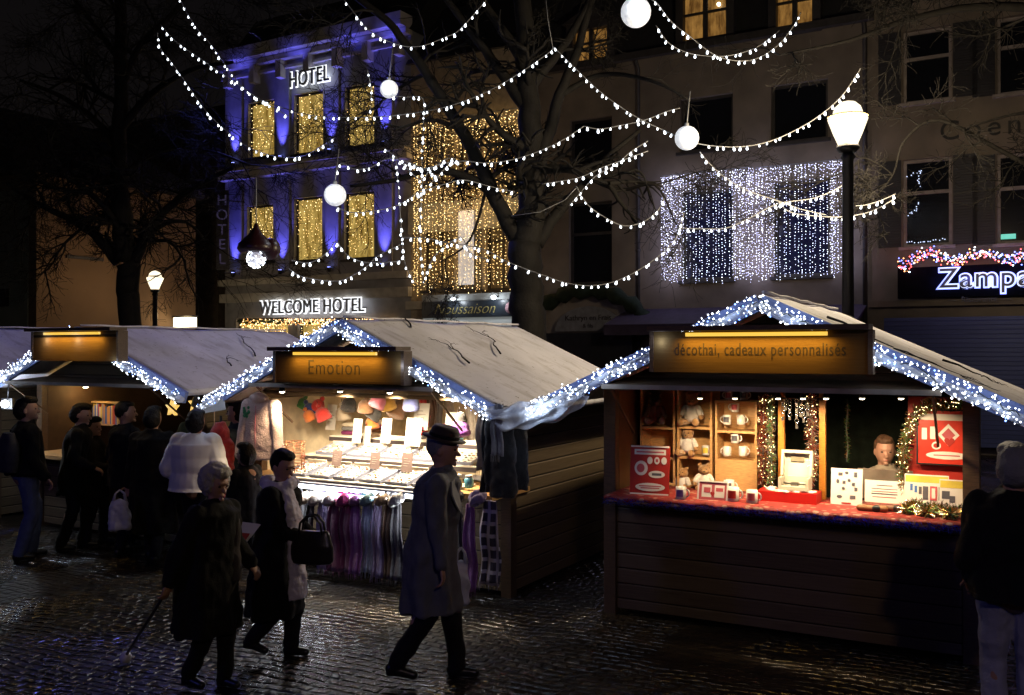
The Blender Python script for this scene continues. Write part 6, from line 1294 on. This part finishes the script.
# white-haired woman with stick
pw, hc, arms, k = person('white haired woman in a dark coat walking with a stick in the foreground', -2.12, 6.47, -.45, 1.53, feet=((.10, .0), (-.10, .03)), hands=((.20, .28, .95), (-.10, -.36, .78)), lean=.07, head=(-.25, .25), hair='curly', hair_m=H_white, top_m=W_dkgreen, coat_len=.62, coat_w=1.20, flare=1.08)
m = MB(); m.tube([(.10, .15, 1.42), (.17, .10, 1.3), (.19, .08, 1.1), (.20, .10, .85)], [.05, .06, .07, .06], 9, flat=.5); m.tube([(.12, -.06, 1.44), (.16, .0, 1.36), (.15, .08, 1.42)], .045, 8); remesh(m, .011, 'scarf', cloth('grey_shawl', (.07, .06, .06)), pw, wob=.02)
a = P(164, 596, 6.35); b = P(126, 666, 6.95); b.z = .035; st = empty('walking_stick', b, 0, 'thin black walking stick with a round white and blue tip', 'walking stick'); m = MB(); m.tube([(0, 0, .03), a - b], .011, 8); m.build('shaft', M_black, st); m = MB(); m.ell((0, 0, .02), (.045, .045, .045)); m.build('tip', mat('tip_white', (.75, .75, .9), .4, vary=0), st)
# handbag woman
p2, hc, arms, k = person('dark haired woman in a black coat with a pale scarf and handbag walking right', -1.80, 7.1, -.15, 1.57, feet=((.10, .0), (-.17, .09)), hands=((.28, .2, .98), (.36, -.14, 1.02)), lean=.04, head=(-.5, .28), hair='short', hair_m=H_dark, top_m=W_black, coat_len=.70, coat_w=1.10, flare=1.14)
m = MB(); m.tube([(.12 * math.cos(t * math.pi / 6) + .03, .12 * math.sin(t * math.pi / 6), 1.48 + .02 * math.cos(t)) for t in range(13)], .052, 9); m.tube([(.13, -.10, 1.46), (.22, -.15, 1.25), (.25, -.17, .95), (.27, -.18, .56)], [.06, .082, .088, .10], 9, flat=.45); m.tube([(.14, .02, 1.44), (.20, .0, 1.2), (.20, -.02, 1.02)], [.05, .06, .06], 9, flat=.45); remesh(m, .010, 'scarf', W_lilac, p2, wob=.014, wscale=14)
q = P(312, 546, 6.85); hb = empty('handbag', q, -.2, 'black leather handbag hanging from the woman\'s forearm', 'handbag'); M_lea = mat('black_leather', (.018, .016, .018), .3, bump=.2)
m = MB(); ring_loft(m, [(0, 0, -.13, .15, .055), (0, 0, -.10, .17, .065), (0, 0, .0, .165, .06), (0, 0, .10, .13, .035), (0, 0, .115, .12, .02)], 20); remesh(m, .009, 'bag_body', M_lea, hb, wob=.006); 
for y in (-.03, .03): m = MB(); m.tube([(-.09, y, .09), (-.08, y, .17), (-.03, y, .225), (.03, y, .225), (.08, y, .17), (.09, y, .09)], .009, 7); m.build('strap', M_lea, hb)
# right man, back view
pr_, hc, arms, k = person('grey haired man in black jacket and light trousers at the right picture edge', 2.95, 5.47, 1.25, 1.78, feet=((.05, .0), (-.05, .0)), hands=((.16, .20, .95), (.14, -.24, .9)), hair='full', hair_m=H_grey, top_m=W_black, coat_len=.20, coat_w=1.12, trousers=W_beigep)
# vendor C
q = FS['C'].world(.75, .80); pv, hc, arms, k = person('vendor in a cream pullover sitting behind the laptop in the gift stall', q.x, q.y, -R(105), 1.70, hands=((.22, .15, 1.12), (.22, -.15, 1.12)), head=(0, .12), hair='short', hair_m=H_brown, top_m=W_cream, coat_len=.15, wz=-.10, lean=.02)
# jeans man left
def crowd(label, px, py_feet, face, H, dx=0, **kw):
    Y = CAMH * F / (py_feet - 350); x = (px - 512) / F * Y; return person(label, x, Y, face, H, **kw)
crowd('man in blue jeans and dark jacket with a backpack standing at the left edge', 26, 559, .7, 1.80, feet=((.08, 0), (-.08, 0)), hands=((.15, .25, .9), (.15, -.25, .9)), hair='full', top_m=W_black, trousers=W_jeans, coat_len=.14, coat_w=1.1, head=(-.5, 0))
r = bpy.context.scene.objects
Y = CAMH * F / 209; bp_ = empty('backpack', ((20 - 512) / F * Y - .02, Y - .20, 1.22), -.6, 'dark grey backpack on the back of the man in jeans', 'backpack'); m = MB(); ring_loft(m, [(0, 0, -.22, .13, .07), (0, 0, -.1, .16, .10), (0, 0, .1, .15, .09), (0, 0, .22, .09, .05)]); remesh(m, .012, 'bag_body', cloth('pack', (.05, .05, .06)), bp_, wob=.01); m = MB(); m.tube([(-.09, .08, -.15), (-.10, .14, .1), (-.06, .06, .24)], .018, 6); m.tube([(.09, .08, -.15), (.10, .14, .1), (.06, .06, .24)], .018, 6); m.build('strap', W_black, bp_)
crowd('dark haired woman in black bending towards the books', 74, 549, .3, 1.70, hands=((.25, .18, 1.1), (.25, -.18, 1.0)), hair='full', coat_len=.4, lean=.06, head=(-.3, .2))
crowd('shorter person with a warm lit cheek beside the woman at the books', 93, 545, .2, 1.52, hands=((.25, .18, 1.1), (.25, -.18, 1.1)), hair='full', coat_len=.4, head=(-.6, 0), top_m=W_dkgreen)
crowd('short haired man in a black jacket between the books and the long coat', 125, 553, 1.0, 1.74, hands=((.2, .2, 1.0), (.0, -.3, .8)), hair='short', coat_len=.3, top_m=W_black, head=(-.6, 0))
crowd('person in a long dark coat seen from behind carrying a white bag', 153, 560, 1.5, 1.70, hands=((.0, .30, .78), (.2, -.2, 1.0)), hair='full', coat_len=.75, top_m=W_dkgreen, coat_w=1.12, flare=1.15)
crowd('person in a puffy white down jacket seen from behind', 196, 572, 1.45, 1.70, hands=((.18, .26, 1.02), (.18, -.26, 1.02)), hair='full', hair_m=H_dark, coat_len=.18, top_m=mat('down_white', (.92, .90, .88), .5, vary=.03, bump=.15, bscale=6), coat_w=1.36, puffer=True, name_coat='down_jacket', trousers=W_black)
q = FS['A'].world(1.06, .42); person('vendor with a sage green beanie behind the counter of the left stall', q.x, q.y, -1.0, 1.74, hands=((.2, .18, 1.1), (.2, -.18, 1.1)), hair='none', hat='beanie', top_m=W_green, coat_len=.15, coat_w=1.05)
crowd('dark haired youngster between the red shawl and the pink jacket', 238, 556, 2.9, 1.76, hands=((.1, .25, .85), (.1, -.25, .85)), hair='full', coat_len=.35, top_m=cloth('teal_dark', (.03, .045, .055)), trousers=W_jeans, head=(.2, 0))
crowd('person in black half hidden behind the white haired woman', 246, 590, 2.6, 1.42, hands=((.25, .10, .95), (.25, -.10, .95)), hair='full', coat_len=.6, top_m=W_black)
# bags
def bag(px, py, Y, w, h, c, label):
    q = P(px, py, Y); r = empty('carrier_bag', q, .2, label, 'bag', None); m = MB(); ring_loft(m, [(0, 0, -h, w * .42, .05), (0, 0, -h * .93, w * .5, .065), (0, 0, -h * .4, w * .48, .06), (0, 0, -h * .05, w * .40, .03), (0, 0, 0, w * .38, .02)]); remesh(m, .010, 'bag_body', c, r, wob=.02, wscale=10)
    for s in (-1, 1): m = MB(); m.tube([(s * w * .28, 0, -.01), (s * w * .20, .0, h * .22), (0, 0, h * .34)], [.02, .012, .010], 6); m.build('handle', c, r)
bag(120, 500, 10.0, .22, .32, mat('bag_white', (.55, .54, .66), .5, bump=.4, bscale=20), 'white plastic carrier bag held low by the person in the long coat')
bag(461, 562, 6.95, .14, .32, mat('bag_pale', (.50, .52, .66), .5), 'flat pale bag carried behind the hat man')
q = P(243, 556, 6.9); r = empty('newspaper', (q.x, q.y, 1.0), .3, 'folded striped paper held beside the white haired woman', 'paper'); m = MB(); m.add([(-.10, 0, -.05), (.02, -.03, -.08), (.13, 0, .05), (.0, .03, .07)], [(0, 1, 2, 3)]); m.m = 1; m.add([(-.06, -.012, -.04), (.02, -.033, -.055), (.05, -.02, -.01), (-.04, 0, .0)], [(0, 1, 2, 3)]); o = m.build('sheet', [M_paper, M_red], r); md = o.modifiers.new('s', 'SOLIDIFY'); md.thickness = .006
bpy.data.scenes.remove(TS)
bpy.context.view_layer.update()
